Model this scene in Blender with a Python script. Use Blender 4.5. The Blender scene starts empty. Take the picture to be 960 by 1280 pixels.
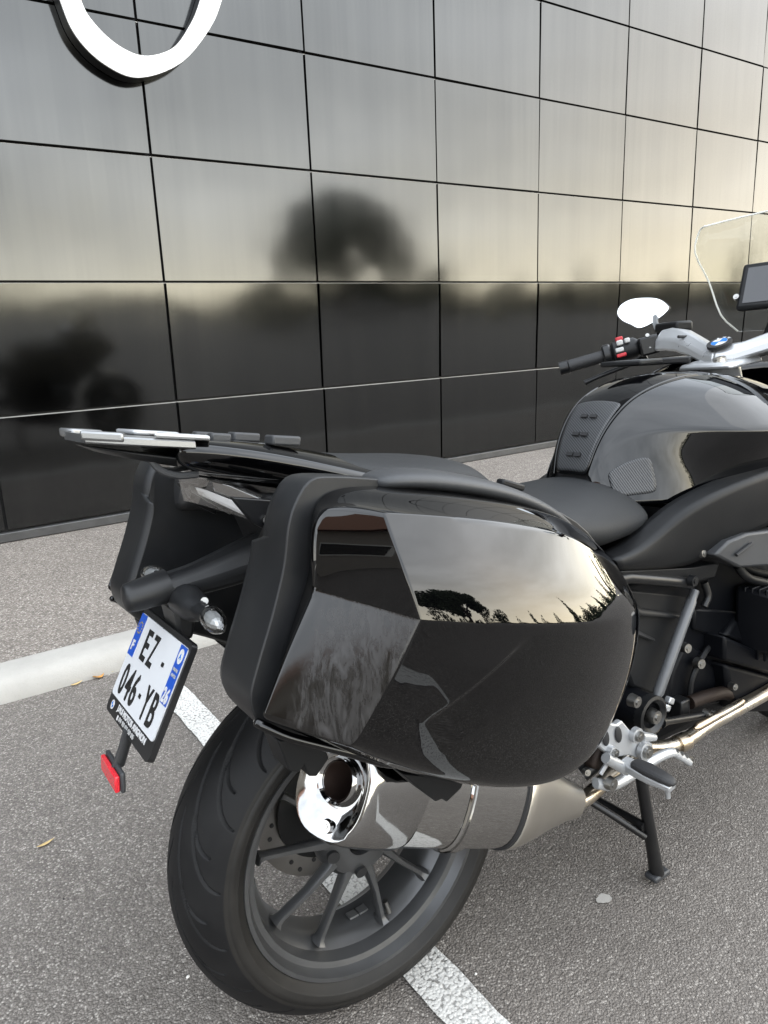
import bpy, bmesh, math, random
import numpy as np
from mathutils import Vector, Matrix, noise

R = math.radians
sc = bpy.context.scene
col = sc.collection
random.seed(7)
RNG = np.random.default_rng(11)

# ------------------------------------------------------------------ camera
cam_d = bpy.data.cameras.new('camera')
cam = bpy.data.objects.new('camera', cam_d)
col.objects.link(cam)
right = Vector((0.82042479, -0.57043415, -0.03883340))
up = Vector((0.16977679, 0.17819813, 0.96923747))
fwd = Vector((0.54596612, 0.80177946, -0.24304464))
m = Matrix.Identity(4)
for i in range(3):
    m[i][0], m[i][1], m[i][2] = right[i], up[i], -fwd[i]
m[0][3], m[1][3], m[2][3] = 0.0, 0.0, 1.1594
cam.matrix_world = m
cam_d.sensor_fit = 'VERTICAL'
cam_d.sensor_height = 24.0
cam_d.lens = 24.0 * 920.0 / 1280.0
cam_d.clip_start = 0.02
cam_d.clip_end = 2000
cam_d.dof.use_dof = False
sc.camera = cam

# ------------------------------------------------------------------ sky, sun, exposure
SUN_AZ = R(58)          # from -Y towards +X (the glow behind the photographer)
SUN_EL = R(14)
sun_dir = Vector((math.sin(SUN_AZ) * math.cos(SUN_EL), -math.cos(SUN_AZ) * math.cos(SUN_EL), math.sin(SUN_EL)))
world = bpy.data.worlds.new('World')
sc.world = world
world.use_nodes = True
wn, wl = world.node_tree.nodes, world.node_tree.links
wn.clear()


def wnode(kind, **kw):
    n = wn.new(kind)
    for k, v in kw.items():
        setattr(n, k, v)
    return n


w_out = wnode('ShaderNodeOutputWorld')
w_bg = wnode('ShaderNodeBackground')
w_bg.inputs['Strength'].default_value = 0.10
w_sky = wnode('ShaderNodeTexSky')
w_sky.sky_type = 'NISHITA'
w_sky.sun_disc = False
w_sky.sun_elevation = SUN_EL
w_sky.sun_rotation = math.atan2(sun_dir.x, sun_dir.y)
w_sky.air_density = 1.2
w_sky.dust_density = 3.0
w_tc = wnode('ShaderNodeTexCoord')
w_sep = wnode('ShaderNodeSeparateXYZ')
wl.new(w_tc.outputs['Generated'], w_sep.inputs[0])


def wmath(op, a, b=None, clamp=False):
    n = wnode('ShaderNodeMath', operation=op, use_clamp=clamp)
    for i, q in enumerate((a, b)):
        if q is None:
            continue
        if isinstance(q, (int, float)):
            n.inputs[i].default_value = q
        else:
            wl.new(q, n.inputs[i])
    return n.outputs[0]


# cloud layer on a high flat plane: direction / (height + offset)
zc = wmath('MAXIMUM', w_sep.outputs['Z'], 0.0)
zo = wmath('ADD', zc, 0.12)
cx = wmath('DIVIDE', w_sep.outputs['X'], zo)
cy = wmath('DIVIDE', w_sep.outputs['Y'], zo)
w_comb = wnode('ShaderNodeCombineXYZ')
wl.new(cx, w_comb.inputs[0]); wl.new(cy, w_comb.inputs[1])
w_noise = wnode('ShaderNodeTexNoise')
w_noise.inputs['Scale'].default_value = 0.8
w_noise.inputs['Detail'].default_value = 7
w_noise.inputs['Roughness'].default_value = 0.55
wl.new(w_comb.outputs[0], w_noise.inputs['Vector'])
w_ramp = wnode('ShaderNodeValToRGB')
w_ramp.color_ramp.elements[0].position = 0.32
w_ramp.color_ramp.elements[0].color = (7.2, 7.9, 8.8, 1)
w_ramp.color_ramp.elements[1].position = 0.68
w_ramp.color_ramp.elements[1].color = (15.5, 16.4, 17.6, 1)
wl.new(w_noise.outputs['Fac'], w_ramp.inputs[0])
# clear warm band under the cloud deck near the horizon, warmest toward the sun
w_dot = wnode('ShaderNodeVectorMath', operation='DOT_PRODUCT')
wl.new(w_tc.outputs['Generated'], w_dot.inputs[0])
w_dot.inputs[1].default_value = Vector((sun_dir.x, sun_dir.y, 0)).normalized()
az = wmath('MULTIPLY_ADD', w_dot.outputs['Value'], 0.5)
az.node.inputs[2].default_value = 0.5
azp = wmath('POWER', az, 2.0)
azs = wmath('MULTIPLY_ADD', azp, 0.80); azs.node.inputs[2].default_value = 0.20
e1 = wmath('MULTIPLY', zc, -10.0)
e2 = wmath('EXPONENT', e1)
glow = wmath('MULTIPLY', e2, azs)
w_warm = wnode('ShaderNodeMix', data_type='RGBA')
wl.new(glow, w_warm.inputs[0])
wl.new(w_ramp.outputs[0], w_warm.inputs[6])
w_warm.inputs[7].default_value = (43.0, 38.5, 27.5, 1)
w_mix = wnode('ShaderNodeMix', data_type='RGBA')
w_mix.inputs[0].default_value = 0.93
wl.new(w_sky.outputs[0], w_mix.inputs[6])
wl.new(w_warm.outputs[2], w_mix.inputs[7])
wl.new(w_mix.outputs[2], w_bg.inputs['Color'])
wl.new(w_bg.outputs[0], w_out.inputs['Surface'])

sun_d = bpy.data.lights.new('sun', 'SUN')
sun_d.energy = 0.5
sun_d.angle = R(95)
sun_d.color = (1.0, 0.95, 0.87)
sun = bpy.data.objects.new('sun', sun_d)
col.objects.link(sun)
sun.rotation_euler = sun_dir.to_track_quat('Z', 'Y').to_euler()

sc.view_settings.view_transform = 'Standard'
sc.view_settings.look = 'None'
sc.view_settings.exposure = 1.80
sc.view_settings.gamma = 1.0
sc.view_settings.use_curve_mapping = False
sc.render.engine = 'CYCLES'
sc.cycles.max_bounces = 8
sc.cycles.glossy_bounces = 5
sc.cycles.transparent_max_bounces = 12

# ------------------------------------------------------------------ materials
MATS = {}


class NT:
    """short-hand for a node tree"""
    def __init__(self, name):
        self.m = bpy.data.materials.new(name)
        self.m.use_nodes = True
        self.t = self.m.node_tree
        self.n, self.l = self.t.nodes, self.t.links
        self.p = self.n['Principled BSDF']
        MATS[name] = self.m

    def new(self, kind, ins=None, **kw):
        n = self.n.new(kind)
        for k, v in kw.items():
            setattr(n, k, v)
        for k, v in (ins or {}).items():
            self.set(n, k, v)
        return n

    def set(self, n, k, v):
        s = n.inputs[k]
        if hasattr(v, 'is_linked') or isinstance(v, bpy.types.NodeSocket):
            self.l.new(v, s)
        else:
            s.default_value = v

    def math(self, op, a, b=0.0, c=None, clamp=False):
        n = self.new('ShaderNodeMath', operation=op, use_clamp=clamp)
        self.set(n, 0, a); self.set(n, 1, b)
        if c is not None:
            self.set(n, 2, c)
        return n.outputs[0]

    def coord(self, which='Object', scale=(1, 1, 1), rot=(0, 0, 0)):
        tc = self.new('ShaderNodeTexCoord')
        mp = self.new('ShaderNodeMapping', {'Scale': scale, 'Rotation': rot})
        self.l.new(tc.outputs[which], mp.inputs['Vector'])
        return mp.outputs[0]

    def noise(self, vec, scale, detail=4, rough=0.55, dist=0.0):
        n = self.new('ShaderNodeTexNoise', {'Vector': vec, 'Scale': scale, 'Detail': detail, 'Roughness': rough, 'Distortion': dist})
        return n.outputs['Fac']

    def voro(self, vec, scale, feature='F1', out='Distance'):
        n = self.new('ShaderNodeTexVoronoi', {'Vector': vec, 'Scale': scale}, feature=feature)
        return n.outputs[out]

    def ramp(self, fac, stops):
        n = self.new('ShaderNodeValToRGB', {'Fac': fac})
        e = n.color_ramp.elements
        while len(e) < len(stops):
            e.new(0.5)
        for q, (p, c) in zip(e, stops):
            q.position = p
            q.color = (c, c, c, 1) if isinstance(c, (int, float)) else (*c, 1)
        return n.outputs[0]

    def mix(self, fac, a, b, mode='MIX'):
        n = self.new('ShaderNodeMix', data_type='RGBA', blend_type=mode)
        self.set(n, 0, fac)
        for i, q in ((6, a), (7, b)):
            if isinstance(q, tuple) and len(q) == 3:
                q = (*q, 1)
            self.set(n, i, q)
        return n.outputs[2]

    def bump(self, h, strength=0.2, dist=0.002):
        n = self.new('ShaderNodeBump', {'Height': h, 'Strength': strength, 'Distance': dist})
        self.l.new(n.outputs[0], self.p.inputs['Normal'])
        return n

    def put(self, **kw):
        names = {'base': 'Base Color', 'rough': 'Roughness', 'metal': 'Metallic', 'ior': 'IOR', 'coat': 'Coat Weight',
                 'coat_rough': 'Coat Roughness', 'coat_ior': 'Coat IOR', 'trans': 'Transmission Weight', 'spec': 'Specular IOR Level',
                 'alpha': 'Alpha'}
        for k, v in kw.items():
            if isinstance(v, tuple) and len(v) == 3:
                v = (*v, 1)
            self.set(self.p, names[k], v)
        return self


def worn(name, base, rough, metal=0.0, grain=900.0, bump=0.12, var=0.25, dust=0.0, ior=1.42):
    """plain material with fine grain, blotchy tone and a little dust"""
    t = NT(name)
    v = t.coord()
    n1 = t.noise(v, 14, 5)
    n2 = t.noise(v, grain, 2)
    base = tuple(c * 0.78 for c in base)
    lo = tuple(c * (1 - var) for c in base); hi = tuple(c * (1 + var) for c in base)
    c = t.mix(n1, lo, hi)
    if dust:
        d = t.ramp(t.noise(v, 9, 6, 0.65), [(0.45, 0.0), (0.75, dust)])
        c = t.mix(d, c, (0.16, 0.15, 0.13))
    r = t.math('MULTIPLY_ADD', n1, 0.18, rough - 0.09)
    t.put(base=c, rough=r, metal=metal, ior=ior)
    if bump:
        t.bump(n2, bump, 0.0006)
    return t


def gloss_paint(name, base, ior=1.75):
    t = NT(name)
    v = t.coord()
    sp = t.ramp(t.voro(v, 190), [(0.0, 1.0), (0.05, 0.0)])        # dust specks
    gate = t.ramp(t.noise(v, 40, 3), [(0.62, 0.0), (0.72, 0.30)])
    d = t.math('MULTIPLY', sp, gate)
    film = t.ramp(t.noise(v, 5, 5, 0.6), [(0.55, 0.0), (0.9, 0.003)])
    c = t.mix(d, base, (0.10, 0.095, 0.085))
    c = t.mix(film, c, (0.10, 0.095, 0.085))
    r = t.math('MULTIPLY_ADD', d, 0.4, 0.012)
    r = t.math('MULTIPLY_ADD', film, 0.35, r)
    t.put(base=c, rough=r, ior=ior)
    t.bump(t.noise(v, 30, 2), 0.012, 0.002)                       # faint orange peel
    return t


gloss_paint('gloss_black', (0.0005, 0.0005, 0.0007), 1.47)
gloss_paint('gloss_graphite', (0.0010, 0.0011, 0.0014), 1.47)
worn('matte_plastic', (0.006, 0.0064, 0.0072), 0.48, dust=0.02, ior=1.30)
worn('case_plastic', (0.0085, 0.0091, 0.0103), 0.44, bump=0.08, dust=0.04, ior=1.40)
worn('grey_plastic', (0.034, 0.0355, 0.038), 0.50, bump=0.2)
worn('seat_vinyl', (0.019, 0.020, 0.0212), 0.60, grain=420, bump=0.5, var=0.12, ior=1.30)
worn('black_metal', (0.006, 0.0063, 0.007), 0.36, bump=0.05, dust=0.01, ior=1.38)
worn('engine_black', (0.0026, 0.003, 0.0042), 0.42, bump=0.2, dust=0.004, ior=1.22)
worn('grey_tube', (0.085, 0.088, 0.092), 0.32, bump=0.05)
worn('wheel_grey', (0.088, 0.089, 0.091), 0.34, metal=0.6, bump=0.08, dust=0.06)
worn('aluminium', (0.30, 0.305, 0.31), 0.33, metal=0.85, bump=0.05, var=0.06)
worn('silver_paint', (0.46, 0.47, 0.48), 0.30, metal=0.55, bump=0.05, var=0.05)
worn('bolt_steel', (0.36, 0.355, 0.34), 0.30, metal=1.0, bump=0.0, var=0.1)
worn('disc_steel', (0.20, 0.19, 0.18), 0.30, metal=1.0, bump=0.1)
worn('stand_paint', (0.006, 0.006, 0.0065), 0.36, bump=0.1, dust=0.05)
worn('red_button', (0.45, 0.02, 0.03), 0.4, bump=0)
worn('button_grey', (0.45, 0.45, 0.44), 0.4, bump=0)
worn('rust_dark', (0.018, 0.011, 0.008), 0.6, metal=0.5)
worn('frame_black', (0.012, 0.012, 0.013), 0.35, bump=0.02)
worn('plate_white', (0.60, 0.61, 0.625), 0.32, bump=0.0, var=0.02)
worn('plate_blue', (0.012, 0.075, 0.42), 0.35, bump=0.0, var=0.05)
worn('plate_black', (0.010, 0.010, 0.010), 0.4, bump=0.0, var=0.02)
worn('print_white', (0.58, 0.58, 0.58), 0.4, bump=0.0, var=0.02)
worn('print_grey', (0.42, 0.42, 0.41), 0.4, bump=0.0, var=0.02)
worn('print_gold', (0.45, 0.33, 0.06), 0.4, bump=0.0, var=0.02)
worn('emblem_blue', (0.02, 0.17, 0.55), 0.25, bump=0.0, var=0.02)
worn('sign_white', (0.78, 0.78, 0.77), 0.35, bump=0.0, var=0.02)
worn('sign_black', (0.012, 0.012, 0.012), 0.4, bump=0.0)
worn('joint_black', (0.012, 0.012, 0.013), 0.6, bump=0.0)
worn('lit_edge_tone', (0.30, 0.30, 0.29), 0.45, metal=0.3, bump=0.0)  # pale tone for panel edges that catch the sky
worn('trim_grey', (0.10, 0.10, 0.10), 0.4, metal=0.6, bump=0.0)

t = NT('chrome'); v = t.coord()
t.put(base=t.mix(t.noise(v, 20, 4), (0.2652, 0.2621, 0.2574), (0.3354, 0.3323, 0.3276)), metal=1.0,
      rough=t.ramp(t.noise(v, 60, 4), [(0.35, 0.05), (0.75, 0.12)]))
t = NT('brushed_chrome'); v = t.coord(scale=(1, 30, 30))
t.put(base=(0.37, 0.365, 0.355), metal=1.0, rough=t.ramp(t.noise(v, 30, 3), [(0.3, 0.035), (0.8, 0.075)]))
t.bump(t.noise(t.coord(), 60, 3), 0.02, 0.002)
t = NT('header_steel'); v = t.coord()
t.put(base=t.mix(t.ramp(t.noise(v, 12, 4), [(0.4, 0), (0.75, 1)]), (0.5148, 0.4836, 0.4212), (0.3744, 0.2652, 0.1560)), metal=1.0,
      rough=t.ramp(t.noise(v, 50, 4), [(0.3, 0.24), (0.8, 0.40)]))
t = NT('satin_steel'); v = t.coord()
t.put(base=t.mix(t.noise(v, 16, 4), (0.4368, 0.4134, 0.3666), (0.5148, 0.4914, 0.4524)), metal=1.0, rough=0.34)
t = NT('soot_steel'); v = t.coord()
t.put(base=t.mix(t.noise(v, 40, 4), (0.018, 0.010, 0.008), (0.040, 0.026, 0.021)), metal=0.6, rough=0.5)

t = NT('tyre_rubber'); v = t.coord()
d = t.ramp(t.noise(v, 7, 8, 0.7), [(0.48, 0.0), (0.75, 0.35)])
gr = t.ramp(t.voro(v, 170), [(0.0, 1.0), (0.08, 0.0)])
gate = t.ramp(t.noise(v, 26, 2), [(0.58, 0.0), (0.66, 0.8)])
c = t.mix(t.noise(v, 30, 4), (0.0043, 0.0043, 0.0047), (0.0066, 0.0066, 0.0070))
c = t.mix(d, c, (0.022, 0.0215, 0.021))
c = t.mix(t.math('MULTIPLY', gr, gate), c, (0.26, 0.25, 0.23))
t.put(base=c, rough=t.math('MULTIPLY_ADD', d, 0.3, 0.56), ior=1.28)
t.bump(t.noise(v, 700, 2), 0.25, 0.0006)
worn('sidewall_rubber', (0.0135, 0.0126, 0.0116), 0.56, grain=500, bump=0.2, var=0.2, dust=0.06, ior=1.30)
worn('grip_rubber', (0.014, 0.014, 0.015), 0.6, grain=300, bump=0.5)

def thin_clear(name, tint, rough, ior, floor=0.0):
    t = NT(name)
    tr = t.new('ShaderNodeBsdfTransparent', {'Color': (*tint, 1)})
    gl = t.new('ShaderNodeBsdfGlossy', {'Color': (1, 1, 1, 1), 'Roughness': rough})
    fc = t.new('ShaderNodeLayerWeight', {'Blend': 0.5}).outputs['Facing']
    f0 = ((ior - 1) / (ior + 1)) ** 2
    fr = t.math('MULTIPLY_ADD', t.math('POWER', fc, 5.0), 0.9, f0)
    mx = t.new('ShaderNodeMixShader')
    t.set(mx, 0, t.math('ADD', fr, floor, clamp=True))
    t.l.new(tr.outputs[0], mx.inputs[1]); t.l.new(gl.outputs[0], mx.inputs[2])
    t.l.new(mx.outputs[0], t.n['Material Output'].inputs['Surface'])


thin_clear('wet_look_lens', (0.90, 0.90, 0.89), 0.03, 1.5, 0.05)
thin_clear('windscreen', (0.91, 0.92, 0.91), 0.01, 1.18, 0.0)
t = NT('clear_edge'); t.put(base=(0.62, 0.62, 0.58), rough=0.25, alpha=0.75)
t = NT('mirror_glass'); t.put(base=(0.74, 0.76, 0.77), metal=1.0, rough=0.015)
t = NT('display_glass'); t.put(base=(0.014, 0.015, 0.018), rough=0.15, ior=1.5)
t = NT('red_reflector'); v = t.coord()
t.put(base=t.mix(t.ramp(t.voro(v, 420), [(0.1, 0), (0.6, 1)]), (0.32, 0.006, 0.012), (0.52, 0.02, 0.03)), rough=0.18, ior=1.5)

# carbon-look knee pads: fine diagonal ribs
t = NT('ribbed_pad'); v = t.coord(rot=(0.3, 0.5, 0.75))
w = t.new('ShaderNodeTexWave', {'Vector': v, 'Scale': 75.0, 'Distortion': 0.0}, wave_type='BANDS')
t.put(base=t.mix(w.outputs['Fac'], (0.007, 0.0075, 0.0085), (0.052, 0.054, 0.057)), rough=0.42, ior=1.4)
t.bump(w.outputs['Fac'], 0.5, 0.001)

# dust film wiped across the gloss rear face of the pannier lid
t = NT('wiped_dust'); v = t.coord(scale=(1, 1, 1))
vs = t.coord(scale=(14, 14, 2.6), rot=(0.0, 0.55, 0.35))
big = t.noise(t.coord(), 7, 4, 0.6, 0.8)
st = t.noise(vs, 4.5, 9, 0.62, 1.4)
fine = t.noise(t.coord(scale=(60, 60, 5), rot=(0.0, 0.55, 0.35)), 5.0, 5, 0.6, 0.6)
k = t.math('MULTIPLY_ADD', st, 0.75, t.math('MULTIPLY', fine, 0.30))
k = t.ramp(k, [(0.40, 0.03), (0.53, 0.40), (0.68, 0.95)])
ay = t.math('ABSOLUTE', t.new('ShaderNodeSeparateXYZ', {'Vector': t.coord()}).outputs[1])
edge = t.math('MULTIPLY_ADD', t.noise(t.coord(scale=(3, 3, 1)), 60, 4), 0.010, ay)
k = t.math('MULTIPLY', k, t.ramp(t.math('MULTIPLY_ADD', edge, 10.0, -3.2), [(0.40, 0.0), (0.52, 1.0)]))
c = t.mix(k, (0.004, 0.0035, 0.003), t.mix(big, (0.0172, 0.0137, 0.0113), (0.0406, 0.0413, 0.0429)))
t.put(base=c, rough=t.math('MULTIPLY_ADD', k, 0.42, 0.12), ior=1.45)
t.bump(st, 0.05, 0.001)

# asphalt
def asphalt(name, dark, light, tint, cell=150.0, spark=0.55, bump=0.9, newer=0.0):
    dark, light, tint = (tuple(c * 0.78 for c in q) for q in (dark, light, tint))
    t = NT(name)
    v = t.coord()
    vw = t.new('ShaderNodeVectorMath', operation='ADD')
    nz = t.new('ShaderNodeTexNoise', {'Vector': v, 'Scale': 90.0, 'Detail': 2})
    sca = t.new('ShaderNodeVectorMath', {1: (0.006, 0.006, 0.006)}, operation='MULTIPLY')
    t.l.new(nz.outputs['Color'], sca.inputs[0]); t.l.new(v, vw.inputs[0]); t.l.new(sca.outputs[0], vw.inputs[1])
    vv = vw.outputs[0]
    vc = t.new('ShaderNodeTexVoronoi', {'Vector': vv, 'Scale': cell})
    rnd = t.new('ShaderNodeSeparateColor', {'Color': vc.outputs['Color']}).outputs[0]
    dist = vc.outputs['Distance']
    stone = t.ramp(rnd, [(0.0, dark), (0.45, tuple((a + b) / 2 for a, b in zip(dark, light))), (0.82, light), (0.97, tint)])
    edge = t.ramp(dist, [(0.34, 0.0), (0.66, 0.62)])
    c = t.mix(edge, stone, tuple(a * 0.42 for a in dark))
    v2 = t.new('ShaderNodeTexVoronoi', {'Vector': vv, 'Scale': cell * 2.3})
    r2 = t.new('ShaderNodeSeparateColor', {'Color': v2.outputs['Color']}).outputs[1]
    chip = t.math('MULTIPLY', t.ramp(r2, [(0.90, 0.0), (0.96, spark)]), t.ramp(v2.outputs['Distance'], [(0.25, 1.0), (0.5, 0.0)]))
    c = t.mix(chip, c, tint)
    blot = t.noise(v, 1.7, 6, 0.6)
    c = t.mix(t.ramp(blot, [(0.3, 0.30), (0.7, 0.0)]), c, tuple(a * 0.8 for a in dark))
    stain = t.ramp(t.noise(v, 3.1, 7, 0.7, 0.6), [(0.56, 0.0), (0.72, 0.32)])
    c = t.mix(stain, c, tuple(a * 0.55 for a in dark))
    blot2 = t.noise(v, 9.0, 5, 0.65)
    c = t.mix(t.ramp(blot2, [(0.45, 0.0), (0.8, 0.22)]), c, light)
    # newer, darker surfacing on the far side of the bay line
    sx = t.new('ShaderNodeSeparateXYZ', {'Vector': v}).outputs[0]
    lay = t.ramp(t.math('MULTIPLY_ADD', t.noise(v, 4.0, 4), 0.25, t.math('MULTIPLY', sx, 0.5)), [(0.36, 0.0), (0.62, newer)])
    c = t.mix(lay, c, tuple(a * 0.62 for a in dark))
    h = t.math('MULTIPLY_ADD', dist, -1.0, t.math('MULTIPLY', rnd, 0.55))
    h = t.math('MULTIPLY_ADD', t.noise(v, 420, 3), 0.5, h)
    t.put(base=c, rough=t.ramp(rnd, [(0.0, 0.9), (1.0, 0.62)]), spec=0.35)
    t.bump(h, bump, 0.004)
    return t


asphalt('asphalt', (0.158, 0.140, 0.124), (0.285, 0.257, 0.231), (0.53, 0.49, 0.44), cell=225.0, spark=0.62, bump=0.85, newer=0.40)
asphalt('walk_asphalt', (0.178, 0.155, 0.135), (0.365, 0.325, 0.285), (0.62, 0.57, 0.51), cell=150.0, spark=0.4, bump=0.6)

t = NT('road_paint'); v = t.coord()
pit = t.voro(v, 140)
pn = t.noise(v, 170, 4, 0.6)
hole = t.math('MULTIPLY', t.ramp(t.math('MULTIPLY_ADD', pn, 0.7, t.math('MULTIPLY', pit, 0.5)), [(0.655, 0.0), (0.72, 0.9)]),
              t.ramp(t.noise(v, 6, 4), [(0.30, 0.35), (0.65, 1.0)]))
c = t.mix(t.noise(v, 8, 6), (0.4212, 0.4134, 0.3900), (0.4836, 0.4758, 0.4524))
c = t.mix(hole, c, (0.10, 0.095, 0.088))
t.put(base=c, rough=0.7)
t.bump(t.math('MULTIPLY_ADD', pn, 1.0, t.math('MULTIPLY', pit, -1.0)), 0.7, 0.003)

t = NT('kerb_concrete'); v = t.coord()
c = t.mix(t.noise(v, 6, 7, 0.65), (0.2262, 0.2168, 0.1966), (0.3666, 0.3549, 0.3276))
c = t.mix(t.ramp(t.noise(v, 160, 3), [(0.55, 0.0), (0.75, 0.4)]), c, (0.25, 0.24, 0.21))
t.put(base=c, rough=0.85)
t.bump(t.noise(v, 220, 4), 0.5, 0.002)

# dark anodised cladding: blurred reflections with vertical rain streaks
t = NT('cladding'); v = t.coord('Object')
vw = t.new('ShaderNodeNewGeometry').outputs['Position']
mp = t.new('ShaderNodeMapping', {'Vector': vw, 'Scale': (9.0, 9.0, 0.35)}).outputs[0]
mp2 = t.new('ShaderNodeMapping', {'Vector': vw, 'Scale': (60.0, 60.0, 0.8)}).outputs[0]
s1 = t.noise(mp, 1.0, 6, 0.6); s2 = t.noise(mp2, 1.0, 4, 0.6)
cl = t.noise(vw, 1.4, 5, 0.6)
k = t.math('MULTIPLY_ADD', s1, 0.5, t.math('MULTIPLY', s2, 0.3))
c = t.mix(t.ramp(k, [(0.3, 0.0), (0.55, 1.0)]), (0.0608, 0.0624, 0.0632), (0.0694, 0.0710, 0.0710))
t.put(base=c, metal=1.0, rough=t.math('MULTIPLY_ADD', k, 0.03, t.math('MULTIPLY_ADD', cl, 0.05, 0.060)))
t.bump(t.noise(vw, 1.3, 2), 0.30, 0.012)

t = NT('needle_green'); v = t.coord()
t.put(base=t.mix(t.noise(v, 1.5, 3), (0.020, 0.034, 0.014), (0.045, 0.062, 0.024)), rough=0.8)
t = NT('leaf_green'); v = t.coord()
t.put(base=t.mix(t.noise(v, 1.5, 3), (0.030, 0.050, 0.018), (0.065, 0.085, 0.030)), rough=0.8)
worn('bark', (0.10, 0.075, 0.055), 0.9, grain=40, bump=0.5)
worn('render_wall', (0.36, 0.34, 0.31), 0.85, grain=60, bump=0.2)
worn('roof_tile', (0.30, 0.14, 0.08), 0.8, grain=20, bump=0.3)
t = NT('window_glass'); t.put(base=(0.02, 0.022, 0.025), rough=0.05, ior=1.6)
worn('leaf_yellow', (0.55, 0.42, 0.05), 0.6, bump=0.0)
worn('leaf_orange', (0.45, 0.22, 0.05), 0.6, bump=0.0)
worn('leaf_straw', (0.55, 0.40, 0.18), 0.7, bump=0.0)
worn('faded_paint', (0.34, 0.325, 0.30), 0.8, grain=200, bump=0.4)
worn('chip_white', (0.70, 0.68, 0.64), 0.7, bump=0.0)

# ------------------------------------------------------------------ mesh helpers
def lerp(a, b, k):
    return tuple(p + (q - p) * k for p, q in zip(a, b))


def catmull(pts, n=8, closed=False):
    P = [Vector(p) for p in pts]
    out = []
    N = len(P)
    rng = range(N) if closed else range(N - 1)
    for i in rng:
        p1, p2 = P[i], P[(i + 1) % N]
        p0 = P[i - 1] if (closed or i > 0) else p1 * 2 - p2
        p3 = P[(i + 2) % N] if (closed or i + 2 < N) else p2 * 2 - p1
        for k in range(n):
            s = k / n
            out.append(0.5 * ((2 * p1) + (p2 - p0) * s + (2 * p0 - 5 * p1 + 4 * p2 - p3) * s * s + (3 * p1 - p0 - 3 * p2 + p3) * s ** 3))
    if not closed:
        out.append(P[-1])
    return [tuple(p) for p in out]


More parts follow.
